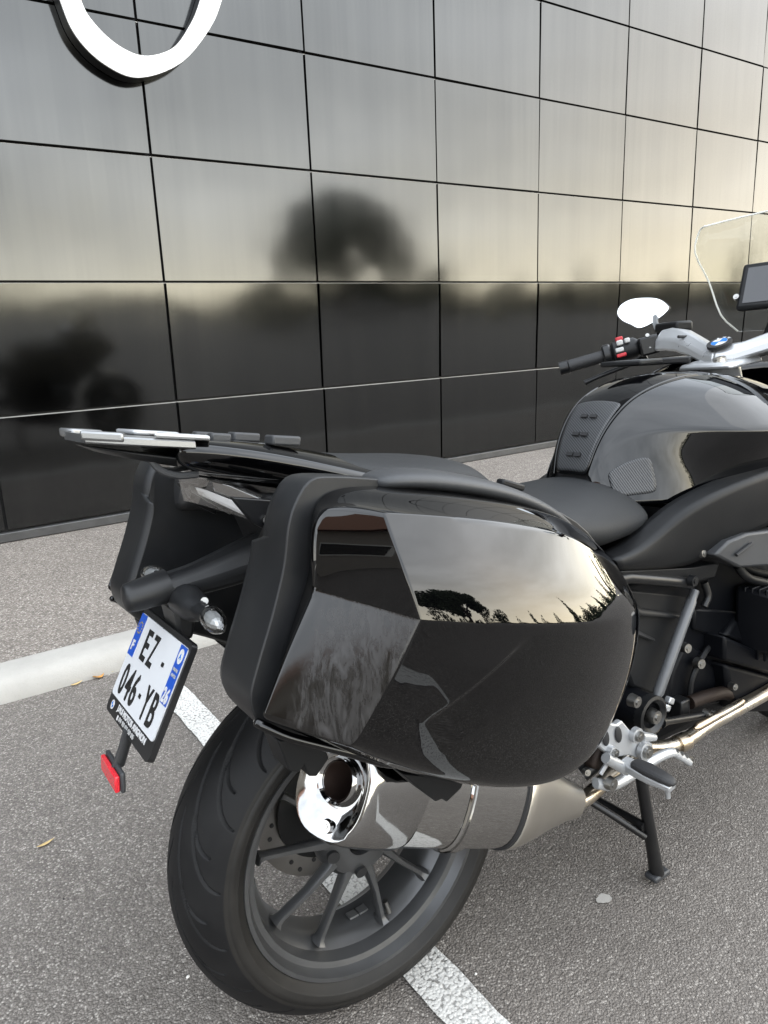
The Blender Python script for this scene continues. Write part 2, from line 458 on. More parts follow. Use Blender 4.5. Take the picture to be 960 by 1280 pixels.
class MB:
    def __init__(self):
        self.v, self.f = [], []

    def add(self, vs, fs):
        o = len(self.v)
        self.v += [tuple(map(float, q)) for q in vs]
        self.f += [tuple(i + o for i in q) for q in fs]
        return self

    def box(self, c, s, rot=None):
        vs = []
        M3 = rot if rot is not None else Matrix.Identity(3)
        for x in (-.5, .5):
            for y in (-.5, .5):
                for z in (-.5, .5):
                    vs.append(Vector(c) + M3 @ Vector((x * s[0], y * s[1], z * s[2])))
        return self.add(vs, [(0, 1, 3, 2), (4, 6, 7, 5), (0, 4, 5, 1), (2, 3, 7, 6), (0, 2, 6, 4), (1, 5, 7, 3)])

    def loft(self, rings, cap=True, closed=True):
        n = len(rings[0])
        vs = [p for r in rings for p in r]
        fs = []
        for i in range(len(rings) - 1):
            for j in range(n if closed else n - 1):
                k = (j + 1) % n
                fs.append((i * n + j, i * n + k, (i + 1) * n + k, (i + 1) * n + j))
        if cap:
            fs.append(tuple(reversed(range(n))))
            fs.append(tuple((len(rings) - 1) * n + j for j in range(n)))
        return self.add(vs, fs)

    def grid(self, rows):
        return self.loft(rows, cap=False, closed=False)

    def tube(self, path, r, n=12, cap=True, flat=1.0):
        P = [Vector(p) for p in path]
        rr = r if isinstance(r, (list, tuple)) else [r] * len(P)
        rings = []
        T = (P[1] - P[0]).normalized()
        U = T.orthogonal().normalized()
        for i, p in enumerate(P):
            a = P[max(i - 1, 0)]; b = P[min(i + 1, len(P) - 1)]
            T2 = (b - a).normalized()
            U = (U - T2 * U.dot(T2)).normalized()
            W = T2.cross(U)
            rr_i = float(rr[i])
            rings.append([p + rr_i * (math.cos(t) * U + flat * math.sin(t) * W) for t in (2 * math.pi * k / n for k in range(n))])
        return self.loft(rings, cap=cap)

    def prism(self, poly, vec):
        V = Vector(vec)
        return self.loft([[tuple(Vector(p)) for p in poly], [tuple(Vector(p) + V) for p in poly]])

    def lathe(self, prof, c=(0, 0, 0), n=96, closed=True):
        """profile of (radius, y) turned about the y axis through c"""
        rings = []
        for k in range(n):
            a = 2 * math.pi * k / n
            rings.append([(c[0] + r * math.cos(a), c[1] + y, c[2] + r * math.sin(a)) for r, y in prof])
        m = len(prof)
        vs = [p for r in rings for p in r]
        fs = []
        for i in range(n):
            i2 = (i + 1) % n
            for j in range(m if closed else m - 1):
                k = (j + 1) % m
                fs.append((i * m + j, i * m + k, i2 * m + k, i2 * m + j))
        return self.add(vs, fs)

    def disc(self, c, axis, r, h, n=20, r2=None):
        A = Vector(axis).normalized()
        U = A.orthogonal().normalized(); W = A.cross(U)
        C0 = Vector(c)
        ring = lambda q, rad: [q + rad * (math.cos(t) * U + math.sin(t) * W) for t in (2 * math.pi * k / n for k in range(n))]
        return self.loft([ring(C0 - A * h / 2, r), ring(C0 + A * h / 2, r if r2 is None else r2)])

    def ball(self, c, s, n=16, m=10, rot=None):
        vs, fs = [], []
        M3 = rot if rot is not None else Matrix.Identity(3)
        for i in range(1, m):
            p = math.pi * i / m
            for k in range(n):
                a = 2 * math.pi * k / n
                vs.append(Vector(c) + M3 @ Vector((s[0] * math.sin(p) * math.cos(a), s[1] * math.sin(p) * math.sin(a), s[2] * math.cos(p))))
        for i in range(m - 2):
            for k in range(n):
                k2 = (k + 1) % n
                fs.append((i * n + k, (i + 1) * n + k, (i + 1) * n + k2, i * n + k2))
        vs += [Vector(c) + M3 @ Vector((0, 0, s[2])), Vector(c) - M3 @ Vector((0, 0, s[2]))]
        t0, b0 = len(vs) - 2, len(vs) - 1
        for k in range(n):
            k2 = (k + 1) % n
            fs.append((t0, k, k2)); fs.append((b0, (m - 2) * n + k2, (m - 2) * n + k))
        return self.add(vs, fs)

    def mirrored(self):
        q = MB()
        q.v = [(x, -y, z) for x, y, z in self.v]
        q.f = [tuple(reversed(f)) for f in self.f]
        return q

    def mesh(self, name, mat, smooth=True, angle=38, normals=True):
        me = bpy.data.meshes.new(name)
        me.from_pydata(self.v, [], self.f)
        if normals:
            bm = bmesh.new(); bm.from_mesh(me)
            bmesh.ops.recalc_face_normals(bm, faces=bm.faces)
            bm.to_mesh(me); bm.free()
        if smooth:
            me.polygons.foreach_set('use_smooth', [True] * len(me.polygons))
            if angle < 179:
                me.set_sharp_from_angle(angle=R(angle))
        me.materials.append(MATS[mat])
        me.update()
        return me

    def build(self, name, mat, parent=None, smooth=True, angle=38, sub=0, crease=None, bevel=None, solid=None, normals=True):
        me = self.mesh(name, mat, smooth, 180 if sub else angle, normals)
        o = bpy.data.objects.new(name, me)
        col.objects.link(o)
        if parent is not None:
            o.parent = parent
        if crease:
            at = me.attributes.new('crease_edge', 'FLOAT', 'EDGE')
            lut = {tuple(sorted((a, b))): w for a, b, w in crease}
            for e in me.edges:
                w = lut.get(tuple(sorted(e.vertices)))
                if w:
                    at.data[e.index].value = w
        if sub:
            md = o.modifiers.new('subdivision', 'SUBSURF'); md.levels = md.render_levels = sub
        if solid:
            md = o.modifiers.new('thickness', 'SOLIDIFY'); md.thickness = solid; md.offset = -1
        if bevel:
            md = o.modifiers.new('edge_round', 'BEVEL'); md.width = bevel; md.segments = 2
            md.limit_method = 'ANGLE'; md.angle_limit = R(35); md.harden_normals = False
        return o


def tag(o, label=None, cat=None, group=None, kind=None):
    for k, q in (('label', label), ('category', cat), ('group', group), ('kind', kind)):
        if q:
            o[k] = q
    return o


def empty(name, loc=(0, 0, 0), mat=None):
    o = bpy.data.objects.new(name, None)
    o.empty_display_size = 0.1
    col.objects.link(o)
    if mat is not None:
        o.matrix_world = mat
    else:
        o.location = loc
    return o


def share(name, me, parent, mat4):
    o = bpy.data.objects.new(name, me)
    col.objects.link(o)
    o.parent = parent
    o.matrix_local = mat4
    return o


def text_mesh(body, height, width=1.0, bold=0.0, thick=0.0004, align='LEFT'):
    cu = bpy.data.curves.new('lettering', 'FONT')
    cu.body = body
    cu.size = height / 0.70
    cu.align_x = align
    cu.offset = bold
    cu.extrude = thick
    cu.resolution_u = 4
    o = bpy.data.objects.new('lettering', cu)
    col.objects.link(o)
    dg = bpy.context.evaluated_depsgraph_get()
    me = bpy.data.meshes.new_from_object(o.evaluated_get(dg))
    bpy.data.objects.remove(o)
    bpy.data.curves.remove(cu)
    for q in me.vertices:
        q.co.x *= width
    return me


# ------------------------------------------------------------------ setting: ground, walk, kerb, line, building
KERB_H = 0.07
mb = MB()
xs = [-400, -30, -6, -2, 0, 1, 2, 4, 8, 30, 400]
ys = [-400, -30, -6, -2, 0, 1, 2, 2.60]
rows = [[(x, y, 0.0) for x in xs] for y in ys]
mb.grid(rows)
g = mb.build('ground', 'asphalt', smooth=False, normals=False)
tag(g, 'grey speckled asphalt of the parking bay under the motorcycle', 'ground', kind='structure')

WALL_Y = 4.494
mb = MB()
mb.grid([[(x, y, KERB_H) for x in (-40, -4, 0, 4, 12, 60)] for y in (2.66, 3.4, 4.2, WALL_Y + 0.3)])
w = mb.build('pavement', 'walk_asphalt', smooth=False, normals=False)
tag(w, 'pale beige asphalt walkway between the kerb and the dark wall', 'pavement', kind='structure')

# kerb: sloping face, rounded arris
prof = [(2.555, -0.05), (2.557, 0.012), (2.572, 0.050), (2.585, 0.064), (2.604, KERB_H + 0.004), (2.68, KERB_H + 0.006), (2.735, KERB_H + 0.004), (2.735, -0.05)]
mb = MB()
x = -8.9
kj = []
while x < 24:
    kj.append((x + 0.003, x + 1.997)); x += 2.0
kerb = None
for a, b in kj:
    q = MB().loft([[(xx, y + 0.0015 * math.sin(xx * 9 + i), z) for i, (y, z) in enumerate(prof)] for xx in np.linspace(a, b, 9)])
    if kerb is None:
        kerb = empty('kerb', (0, 0, 0))
        tag(kerb, 'low pale concrete kerb running along the walkway', 'kerb', kind='structure')
    q.build('kerb_stone', 'kerb_concrete', kerb, angle=50)

# parking line with ragged edges, square to the kerb
mb = MB()
L, Rr = [], []
for i in range(260):
    y = 2.53 - i * 0.0193
    j = lambda s: 0.0035 * noise.noise((s, y * 14, 3.3)) + 0.0028 * noise.noise((s, y * 60, 9.1))
    L.append((0.622 + j(1.0), y, 0.004)); Rr.append((0.712 + j(7.0), y, 0.004))
mb.grid([L, [lerp(a, b, .33) for a, b in zip(L, Rr)], [lerp(a, b, .66) for a, b in zip(L, Rr)], Rr])
o = mb.build('parking_line', 'road_paint', smooth=False)
tag(o, 'worn white painted bay line crossing the asphalt beneath the rear tyre', 'marking', kind='structure')

# building with dark panel cladding
bld = empty('clad_building', (0, WALL_Y, KERB_H))
tag(bld, 'dark panel clad showroom facade with a square grid of joints', 'building')
PITCH, ROW = 1.0475, 0.6955
GAP = 0.016
mb = MB().box((5.0, 3.05, 3.45), (34.0, 6.0, 6.98))
mb.build('backing_wall', 'joint_black', bld, smooth=False)
pw, ph = PITCH - GAP, ROW - GAP
mb = MB().box((0, 0.0165, 0), (pw, 0.027, ph))
pm = mb.mesh('panel', 'cladding', smooth=False)
rowz = [0.0, 0.6975, 1.402, 2.0955, 2.7795, 3.452, 4.14, 4.83, 5.52]
for r in range(len(rowz)):
    z0 = rowz[r]; z1 = rowz[r + 1] if r + 1 < len(rowz) else 6.2
    if r == 0:
        z0 += 0.062
    h = z1 - z0 - GAP
    for c in range(-7, 18):
        x0 = 1.5484 + PITCH * (c - 1)
        tilt = RNG.normal(0, R(0.22)); yaw = RNG.normal(0, R(0.25))
        if r <= 1:
            tilt += (R(1.7) if c > 1 else R(1.3)) + RNG.normal(0, R(0.2)) if r == 1 else R(1.0)
        mt = Matrix.Translation((x0 + PITCH / 2, 0.0 if r else 0.002, (z0 + z1) / 2)) @ Matrix.Rotation(tilt, 4, 'X') @ Matrix.Rotation(yaw, 4, 'Z') @ Matrix.Diagonal((1, 1, h / ph, 1))
        p_ = share('panel', pm, bld, mt)
for r in range(1, len(rowz)):
    MB().box((5.0, 0.0225, rowz[r] - GAP / 2 + 0.0022), (34.0, 0.010, 0.0040)).build('lit_edge_strip', 'lit_edge_tone', bld, smooth=False)  # pale strip added in each joint to paint the skylit panel edge
mb = MB().box((5.0, 0.012, 0.030), (34.0, 0.05, 0.052))
mb.build('base_trim', 'trim_grey', bld, smooth=False, bevel=0.004)

# white looped sign standing proud of the cladding
def loop(pts, s=0.938):
    return [(x * s, 1.159 + (z - 1.159) * s) for x, z in pts]


outer = loop([(1.160, 3.20), (1.205, 2.943), (1.266, 2.78), (1.401, 2.662), (1.590, 2.618), (1.849, 2.727), (2.045, 2.928), (2.156, 3.119), (2.30, 3.50), (2.28, 3.85), (2.02, 4.08), (1.70, 4.12), (1.38, 3.96), (1.20, 3.62)])
inner = loop([(1.285, 3.20), (1.32, 2.964), (1.382, 2.858), (1.503, 2.77), (1.645, 2.743), (1.809, 2.806), (1.92, 2.929), (2.012, 3.092), (2.155, 3.48), (2.14, 3.76), (1.95, 3.94), (1.72, 3.98), (1.48, 3.86), (1.32, 3.58)])
oc = catmull([(x, 0, z) for x, z in outer], 8, True); ic = catmull([(x, 0, z) for x, z in inner], 8, True)
sgn = empty('loop_sign', (0, WALL_Y, 0))
tag(sgn, 'large white looped outline sign with black edges mounted high on the dark wall', 'sign')


def ringsolid(y0, y1, grow):
    def off(c, q, s):
        return tuple(Vector(c) + (Vector(c) - Vector(q)).normalized() * s)
    n = len(oc)
    A = [off(oc[i], ic[i], grow) for i in range(n)]; B = [off(ic[i], oc[i], grow) for i in range(n)]
    q = MB()
    rings = []
    for i in range(n):
        a, b = A[i], B[i]
        rings.append([(a[0], y0, a[2]), (a[0], y1, a[2]), (b[0], y1, b[2]), (b[0], y0, b[2])])
    rings.append(rings[0])
    return q.loft(rings, cap=False)


ringsolid(-0.004, -0.088, 0.0).build('return', 'sign_black', sgn, angle=40)
ringsolid(-0.089, -0.100, -0.002).build('face', 'sign_white', sgn, angle=40)


# ------------------------------------------------------------------ the surroundings that the gloss surfaces mirror
def crown_mesh(name, mat, blobs, n, leaf):
    """many small leaf quads scattered in a cloud of ellipsoids"""
    V = []; 
    tot = sum(b[1][0] * b[1][1] * b[1][2] for b in blobs)
    for c, s in blobs:
        k = max(20, int(n * s[0] * s[1] * s[2] / tot))
        d = RNG.normal(size=(k, 3)); d /= np.linalg.norm(d, axis=1)[:, None]
        rad = RNG.uniform(0.35, 1.0, k) ** 0.5
        P = np.array(c) + d * rad[:, None] * np.array(s)
        a = RNG.normal(size=(k, 3)); a /= np.linalg.norm(a, axis=1)[:, None]
        b = np.cross(a, RNG.normal(size=(k, 3))); b /= np.linalg.norm(b, axis=1)[:, None]
        sz = leaf * RNG.uniform(0.6, 1.3, k)[:, None]
        V.append(np.stack([P - a * sz, P + b * sz * .5, P + a * sz, P - b * sz * .5], 1).reshape(-1, 3))
    V = np.concatenate(V)
    F = np.arange(len(V)).reshape(-1, 4)
    me = bpy.data.meshes.new(name)
    me.from_pydata(V.tolist(), [], F.tolist())
    me.materials.append(MATS[mat])
    return me


def tree(name, loc, label, cat, blobs, n, leaf, mat, trunk, group=None):
    t_ = empty(name, loc)
    tag(t_, label, cat, group)
    o_ = bpy.data.objects.new('crown', crown_mesh('crown', mat, blobs, n, leaf)); col.objects.link(o_); o_.parent = t_
    q = MB()
    for path, rr in trunk:
        q.tube(catmull(path, 4), list(np.interp(np.linspace(0, 1, 4 * (len(path) - 1) + 1), np.linspace(0, 1, len(rr)), rr)), 8)
    q.build('trunk', 'bark', t_)
    return t_


px_, py_ = 23.8, -29.2
bl = []
for k in range(44):
    a = random.uniform(0, 6.283); rr = 3.6 * math.sqrt(random.random())
    bl.append(((rr * math.cos(a), rr * math.sin(a), 5.2 + 3.2 * (1 - (rr / 3.9) ** 2) + random.uniform(-1.6, .3)), (1.3, 1.3, 0.9)))
tree('umbrella_pine', (px_, py_, 0), 'round crowned umbrella pine mirrored in the pannier and the wall', 'tree', bl, 22000, 0.17, 'needle_green',
     [([(0, 0, 0), (.1, 0, 2.5), (-.1, .1, 5), (0, 0, 7)], [.32, .26, .2, .1]), ([(0, 0, 4.4), (1.0, .4, 5.6), (2.0, .6, 6.8)], [.14, .1, .05]), ([(0, 0, 4.6), (-1.0, -.3, 5.8), (-1.9, -.6, 6.9)], [.14, .1, .05])])
for k, (dx, dy, h, lb) in enumerate(((-2.6, -2.0, 4.6, 'broad dark shrub added at the left foot of the umbrella pine to darken the wall reflection'), (3.0, 2.2, 5.0, 'broad dark shrub added at the right foot of the umbrella pine to darken the wall reflection'), (0.3, 0.4, 4.2, 'dense dark shrub added under the middle of the umbrella pine to darken the wall reflection'))):
    bl = [((random.uniform(-1.4, 1.4), random.uniform(-1.4, 1.4), random.uniform(.6, h - .8)), (1.1, 1.1, .9)) for _ in range(12)]  # unseen shrubs added to darken the wall reflection below the pine crown
    tree('added_shrub', (px_ + dx, py_ + dy, 0), lb, 'shrub', bl, 3000, 0.16, 'needle_green', [([(0, 0, 0), (.1, 0, 1.0), (0, .1, 2.2)], [.12, .09, .04])], 'shrubs added under the umbrella pine')
names = ['tallest', 'second', 'third', 'fourth', 'fifth', 'sixth', 'seventh', 'eighth', 'ninth', 'tenth', 'eleventh', 'twelfth', 'thirteenth', 'last']
for k in range(13):
    az_ = R(41 + k * 4.3 + random.uniform(-1, 1)); dd = 58 + random.uniform(-5, 5)
    h = random.uniform(3.4, 5.4) if k != 6 else 6.8
    wd = random.uniform(1.5, 2.6) if k % 3 else 1.0
    bl = [((random.uniform(-.2, .2), random.uniform(-.2, .2), h * f), (wd * (1.05 - f) + .15, wd * (1.05 - f) + .15, h * .12)) for f in np.linspace(.1, .95, 9)]
    tree('cypress', (0.6 + dd * math.sin(az_), 0.5 - dd * math.cos(az_), 0),
         'dark cypress mirrored on the pannier skyline, %s counting from the umbrella pine' % (['first'] + names[1:])[k], 'tree', bl, 1500, 0.2, 'needle_green',
         [([(0, 0, 0), (0, 0, h * .5), (0, 0, h * .9)], [.16, .12, .03])], 'cypresses on the skyline behind the photographer')
# long hedge that closes the car park behind the photographer
bl = []
for k in range(150):
    az_ = R(-80 + k * 1.25); dd = 66
    bl.append(((dd * math.sin(az_), -dd * math.cos(az_), random.uniform(.5, 1.0)), (1.5, 1.5, random.uniform(1.1, 2.0) + (1.2 * random.random() if k > 94 else 0))))
hd = bpy.data.objects.new('hedge', crown_mesh('hedge', 'leaf_green', bl, 16000, 0.34)); col.objects.link(hd)
tag(hd, 'low dark hedge and scrub closing the far side of the car park', 'hedge', kind='stuff')
# small rendered house seen in the rear face of the pannier
hs = empty('house', (-12.6, -2.6, 0), None)
hs.rotation_euler = (0, 0, R(-76))
tag(hs, 'small rendered house mirrored in the rear face of the pannier', 'building')
MB().box((0, 0, 1.7), (8.0, 5.0, 3.4)).build('wall', 'render_wall', hs, smooth=False)
MB().loft([[(-4.3, -2.9, 3.4), (4.3, -2.9, 3.4), (4.3, 2.9, 3.4), (-4.3, 2.9, 3.4)], [(-4.3, -.05, 4.9), (4.3, -.05, 4.9), (4.3, .05, 4.9), (-4.3, .05, 4.9)]]).build('roof', 'roof_tile', hs, smooth=False)
for wx in (-2.4, 0.6):
    f = MB().box((wx, 2.52, 1.8), (1.3, 0.08, 1.2)).build('window', 'sign_white', hs, smooth=False)
    MB().box((wx, 2.56, 1.8), (1.1, 0.03, 1.0)).build('pane', 'window_glass', f, smooth=False)
MB().box((2.7, 2.53, 1.05), (0.95, 0.09, 2.1)).build('door', 'bark', hs, smooth=False)

# ------------------------------------------------------------------ the motorcycle (x forward, y to its left, z up, origin under the rear tyre)
bm4 = Matrix(((0.99992408, 0.01229810, 0.00076603, 0.56200365),
              (-0.01232194, 0.99798994, 0.06216304, 0.95892737),
              (0.0, -0.06216776, 0.99806571, 0.00017215),
              (0, 0, 0, 1)))
bike = empty('motorcycle', mat=bm4)
tag(bike, 'black touring motorcycle with glossy hard panniers parked beside the dark wall', 'motorcycle')


def bolt(parent, c, axis, r=0.008, h=0.006, mat='bolt_steel', name='bolt'):
    q = MB()
    A = Vector(axis).normalized()
    q.disc(c, axis, r, h, 16, r * 0.86)
    q.disc(tuple(Vector(c) + A * (h * 0.5)), axis, r * 0.42, h * 0.3, 6)
    return q.build(name, mat, parent, angle=30)


# ---------------- wheels
def tyre_mesh(rad, width, tread_edge_r, bead_r, nu, grooves, seed):
    hw = width / 2
    prof = []                                       # (radius, y) from right bead over the tread to the left bead
    side = [(bead_r - .004, -.40 * width), (bead_r + .004, -.445 * width), (bead_r + .014, -.49 * width), (bead_r + .0150, -.500 * width), (bead_r + .0165, -.501 * width), ((bead_r + tread_edge_r) / 2 + .004, -.512 * width), (tread_edge_r - .0075, -.509 * width), (tread_edge_r - .0070, -.503 * width), (tread_edge_r - .0045, -.501 * width)]
    tn = 128 if grooves else 24
    tread = []
    for i in range(tn + 1):
        y = -hw * .985 + width * .985 * i / tn
        s = abs(y) / (hw * .985)
        tread.append((rad - (rad - tread_edge_r) * (0.80 * s ** 2 + 0.20 * s ** 5), y))
    prof = side + tread + [(r, -y) for r, y in reversed(side)]
    P = np.array(prof)
    th = np.linspace(0, 2 * np.pi, nu, endpoint=False)
    rr = np.repeat(P[None, :, 0], nu, 0); yy = np.repeat(P[None, :, 1], nu, 0); TH = np.repeat(th[:, None], len(P), 1)
    if grooves:
        s = np.abs(yy) / (hw * .985)
        depth = np.zeros_like(rr)
        N = grooves
        for sgn_, ph in ((-1, 0.0), (1, 0.5)):
            msk = (np.sign(yy) == sgn_) | (np.abs(yy) < 1e-4)
            # long groove: nearly circumferential by the crown, bending out to the shoulder
            for (s0, s1, k0, k1, wdt, off) in ((0.06, 0.80, 0.80, 2.0, 0.0023, 0.0), (0.34, 0.96, 0.55, 1.7, 0.0019, 0.5)):
                q = np.clip((s - s0) / (s1 - s0), 0, 1)
                cc = k0 * (1 - q) ** k1 * 0.62          # groove angle against lateral position
                pitch = 2 * np.pi / N
                d = (TH + cc - (ph + off) * pitch + pitch / 2) % pitch - pitch / 2
                slope = k0 * k1 * 0.62 * (1 - q) ** (k1 - 1) / (s1 - s0) * rad / (hw * .985)
                dist = np.abs(d) * rad / np.sqrt(1 + slope ** 2)
                g_ = np.clip((wdt * 1.15 - dist) / (wdt * .45), 0, 1)
                ends = np.clip((s - s0) / .03, 0, 1) * np.clip((s1 - s) / .03, 0, 1)
                depth = np.maximum(depth, msk * g_ * ends)
        inner = (np.arange(len(P)) >= len(side)) & (np.arange(len(P)) < len(side) + tn + 1)
        rr = rr - 0.0070 * depth * inner[None, :]
    X = rr * np.cos(TH); Z = rr * np.sin(TH)
    V = np.stack([X, yy, Z], -1).reshape(-1, 3)
    m_ = len(P)
    i = np.arange(nu)[:, None]; j = np.arange(m_ - 1)[None, :]; i2 = (i + 1) % nu
    F = np.stack([i * m_ + j, i * m_ + j + 1, i2 * m_ + j + 1, i2 * m_ + j], -1).reshape(-1, 4)
    me = bpy.data.meshes.new('tyre')
    me.from_pydata(V.tolist(), [], F.tolist())
    me.polygons.foreach_set('use_smooth', [True] * len(F))
    me.materials.append(MATS['tyre_rubber'])
    me.materials.append(MATS['sidewall_rubber'])
    jj = np.repeat(np.arange(m_ - 1)[None, :], nu, 0).reshape(-1)
    me.polygons.foreach_set('material_index', ((jj < len(side)) | (jj >= m_ - 1 - len(side))).astype(int).tolist())
    me.update()
    return me


def wheel(name, c, rad, width, rim_hw, ter, nu, grooves, phase):
    hw = rim_hw
    prof = [(.2305, -hw), (.2290, -hw - .0035), (.2225, -hw - .003), (.2185, -hw + .006), (.2150, -hw + .012), (.2060, -hw + .015), (.2030, -hw + .024), (.2010, -hw * .52),
            (.1900, -hw * .34), (.1835, -hw * .1), (.1835, hw * .4), (.2000, hw * .66), (.2060, hw - .015), (.2180, hw - .008), (.2290, hw + .003), (.2305, hw),
            (.2290, hw - .006), (.2150, hw - .010), (.1950, hw * .5), (.1910, hw * .3), (.1910, -hw * .1), (.2080, -hw * .55), (.2150, -hw + .020), (.2290, -hw + .006)]
    q = MB().lathe(prof, c, 160)
    o_ = q.build(name, 'wheel_grey', bike, angle=28)
    tm = bpy.data.objects.new('tyre', tyre_mesh(rad, width, ter, .2285, nu, grooves, 3)); col.objects.link(tm)
    tm.parent = o_; tm.location = c
    # five pairs of spokes
    for k in range(5):
        a0 = phase + 72 * k
        for s in (-1, 1):
            a1 = R(a0 + s * 16.0); ah = R(a0 + s * 19.0)
            pin = lambda r, a, y: (c[0] + r * math.cos(a), c[1] + y, c[2] + r * math.sin(a))
            q = MB()
            rings = []
            for f, r, a, y, wd, dp in ((0, .040, R(a0 + s * 24), -.030, .017, .016), (.25, .072, R(a0 + s * 17), -.037, .0085, .012), (.6, .120, R(a0 + s * 15.5), -.037, .0056, .0095), (.9, .176, a1, -.033, .0052, .0095), (.96, .184, a1, -.032, .0062, .012), (1, .1905, a1, -.031, .0105, .018)):
                p = Vector(pin(r, a, y)); T = Vector((-math.sin(a), 0, math.cos(a)))
                Yv = Vector((0, 1, 0))
                prof_ = [(-.6, -1), (.6, -1), (1, -.55), (1, .6), (.6, 1), (-.6, 1), (-1, .6), (-1, -.55)]
                rings.append([p + T * (u * wd) + Yv * (w_ * dp) for u, w_ in prof_])
            q.loft(rings)
            q.build('spoke', 'wheel_grey', o_, angle=50)
    hub = MB()
    hub.lathe([(.030, -.052), (.052, -.052), (.066, -.046), (.074, -.034), (.076, -.012), (.060, .02), (.055, .07), (.030, .07)], c, 64)
    h_ = hub.build('hub', 'wheel_grey', o_, angle=30)
    for k in range(5):
        a = R(phase + 36 + 72 * k)
        MB().disc((c[0] + .060 * math.cos(a), c[1] - .0495, c[2] + .060 * math.sin(a)), (math.cos(a) * .25, -1, math.sin(a) * .25), .0105, .012, 20).build('recess_shade', 'joint_black', o_, angle=40)  # solid black disc paints the shade of a hub recess
    return o_


RW = (0.0, 0.0, 0.315)
rw = wheel('rear_wheel', RW, .315, .184, .078, .266, 1800, 18, 152.0)
# valve, balance weight on the rim
va = R(-75)
q = MB(); pc = Vector((math.cos(va), 0, math.sin(va)))
q.tube([tuple(Vector(RW) + pc * r_ + Vector((0, -.036, 0))) for r_ in (.186, .176, .168, .160)], [.0055, .0048, .0045, .0045], 12)
q.build('valve', 'bolt_steel', rw, angle=40)
bw = MB()
for k in range(2):
    aa = R(-95 + k * 6.4)
    rings = []
    for f in range(4):
        a = aa + R(1.9 * f)
        rings.append([(RW[0] + r_ * math.cos(a), y_, RW[2] + r_ * math.sin(a)) for r_, y_ in ((.1833, -.006), (.1795, -.006), (.1795, .010), (.1833, .010))])
    bw.loft(rings)
bw.build('balance_weight', 'aluminium', rw, angle=30)
# brake disc on the far side, with the shade of drillings put on as black discs
q = MB()
q.lathe([(.098, .083), (.1385, .083), (.1385, .088), (.098, .088)], RW, 90)
dsk = q.build('brake_disc', 'disc_steel', rw, angle=30)
for k in range(30):
    a = 2 * math.pi * k / 30
    rr_ = .108 + .009 * (k % 3)
    MB().disc((RW[0] + rr_ * math.cos(a), .0826, RW[2] + rr_ * math.sin(a)), (0, -1, 0), .0042, .0016, 12).build('drilling_shade', 'chip_white' if False else 'joint_black', dsk, angle=30)
q = MB().lathe([(.052, .066), (.099, .075), (.099, .082), (.052, .074)], RW, 60)
q.build('disc_carrier', 'black_metal', rw, angle=30)
# calliper and final drive on the far side
MB().box((.085, .098, .39), (.07, .05, .11), Matrix.Rotation(R(35), 3, 'Y')).build('brake_calliper', 'black_metal', bike, bevel=.008)
q = MB().lathe([(.0, .100), (.085, .100), (.095, .115), (.090, .165), (.060, .190), (.0, .195)], RW, 48, closed=False)
q.build('final_drive', 'engine_black', bike, angle=30)
MB().tube([(.02, .145, .315), (.25, .15, .36), (.50, .13, .42)], [.055, .045, .05], 16).build('swingarm', 'engine_black', bike, angle=40)

FW = (1.53, 0.0, 0.300)
fw = wheel('front_wheel', FW, .300, .122, .052, .268, 220, 0, 100.0)
for s in (-1, 1):
    MB().lathe([(.100, s * .062), (.160, s * .062), (.160, s * .067), (.100, s * .067)], FW, 72).build('brake_disc', 'disc_steel', fw, angle=30)

# ---------------- muffler and exhaust
MA = Vector((-.122, -.200, .531)); MD = Vector((.905, .015, -.425)).normalized()
MU = (Vector((0, 0, 1)) - MD * MD.z).normalized(); MS = MD.cross(MU)        # MS points to the bike's right


def msec(s, hu, hs, n=36, p=2.5, shift=0.0, lean=0.0, skew=0.0):
    c = MA + MD * s + MU * shift
    out = []
    for k in range(n):
        t = 2 * math.pi * k / n
        cu, su = math.cos(t), math.sin(t)
        a = math.copysign(abs(cu) ** (2 / p), cu) * hs; b = math.copysign(abs(su) ** (2 / p), su) * hu
        out.append(tuple(c + MS * a + MU * b + MD * (lean * b + skew * a)))
    return out


muf = MB().loft([msec(.120, .079, .060), msec(.20, .081, .062), msec(.335, .080, .061)], cap=False).build('muffler', 'brushed_chrome', bike, angle=60)
# end cap with recessed outlet
capq = MB()
K = .42
capq.loft([msec(.122, .081, .062, lean=.15), msec(.112, .0825, .0635, lean=.15), msec(.07, .0820, .0630, lean=.08, skew=.10), msec(.020, .079, .060, skew=.34), msec(.004, .0765, .0575, skew=K), msec(-.003, .072, .053, skew=K),
           msec(-.002, .066, .047, skew=K), msec(.008, .052, .038, shift=.004, skew=K), msec(.013, .040, .033, p=2.2, shift=.006, skew=K), msec(.013, .035, .0295, p=2, shift=.008, skew=K), msec(.002, .0335, .0280, p=2, shift=.008, skew=K), msec(-.001, .0315, .0260, p=2, shift=.008, skew=K), msec(.004, .0268, .0222, p=2, shift=.008, skew=K)], cap=False)
capo = capq.build('end_cap', 'chrome', muf, angle=50)
MB().loft([msec(.002, .0270, .0224, p=2, shift=.008, skew=K), msec(.08, .026, .0215, p=2, shift=.006)], cap=False).build('outlet_bore', 'soot_steel', muf, angle=60)
MB().loft([msec(.060, .030, .0265, p=2), msec(.064, .030, .0265, p=2)]).build('outlet_baffle', 'joint_black', muf)
bolt(muf, tuple(MA + MD * .002 - MU * .054 + MS * .006), tuple(-MD + MS * .4), .010, .006, 'chrome')
MB().loft([msec(.205, .0815, .0625), msec(.207, .0845, .0655), msec(.236, .0845, .0655), msec(.238, .0815, .0625)], cap=False).build('clamp_band', 'brushed_chrome', muf, angle=30)
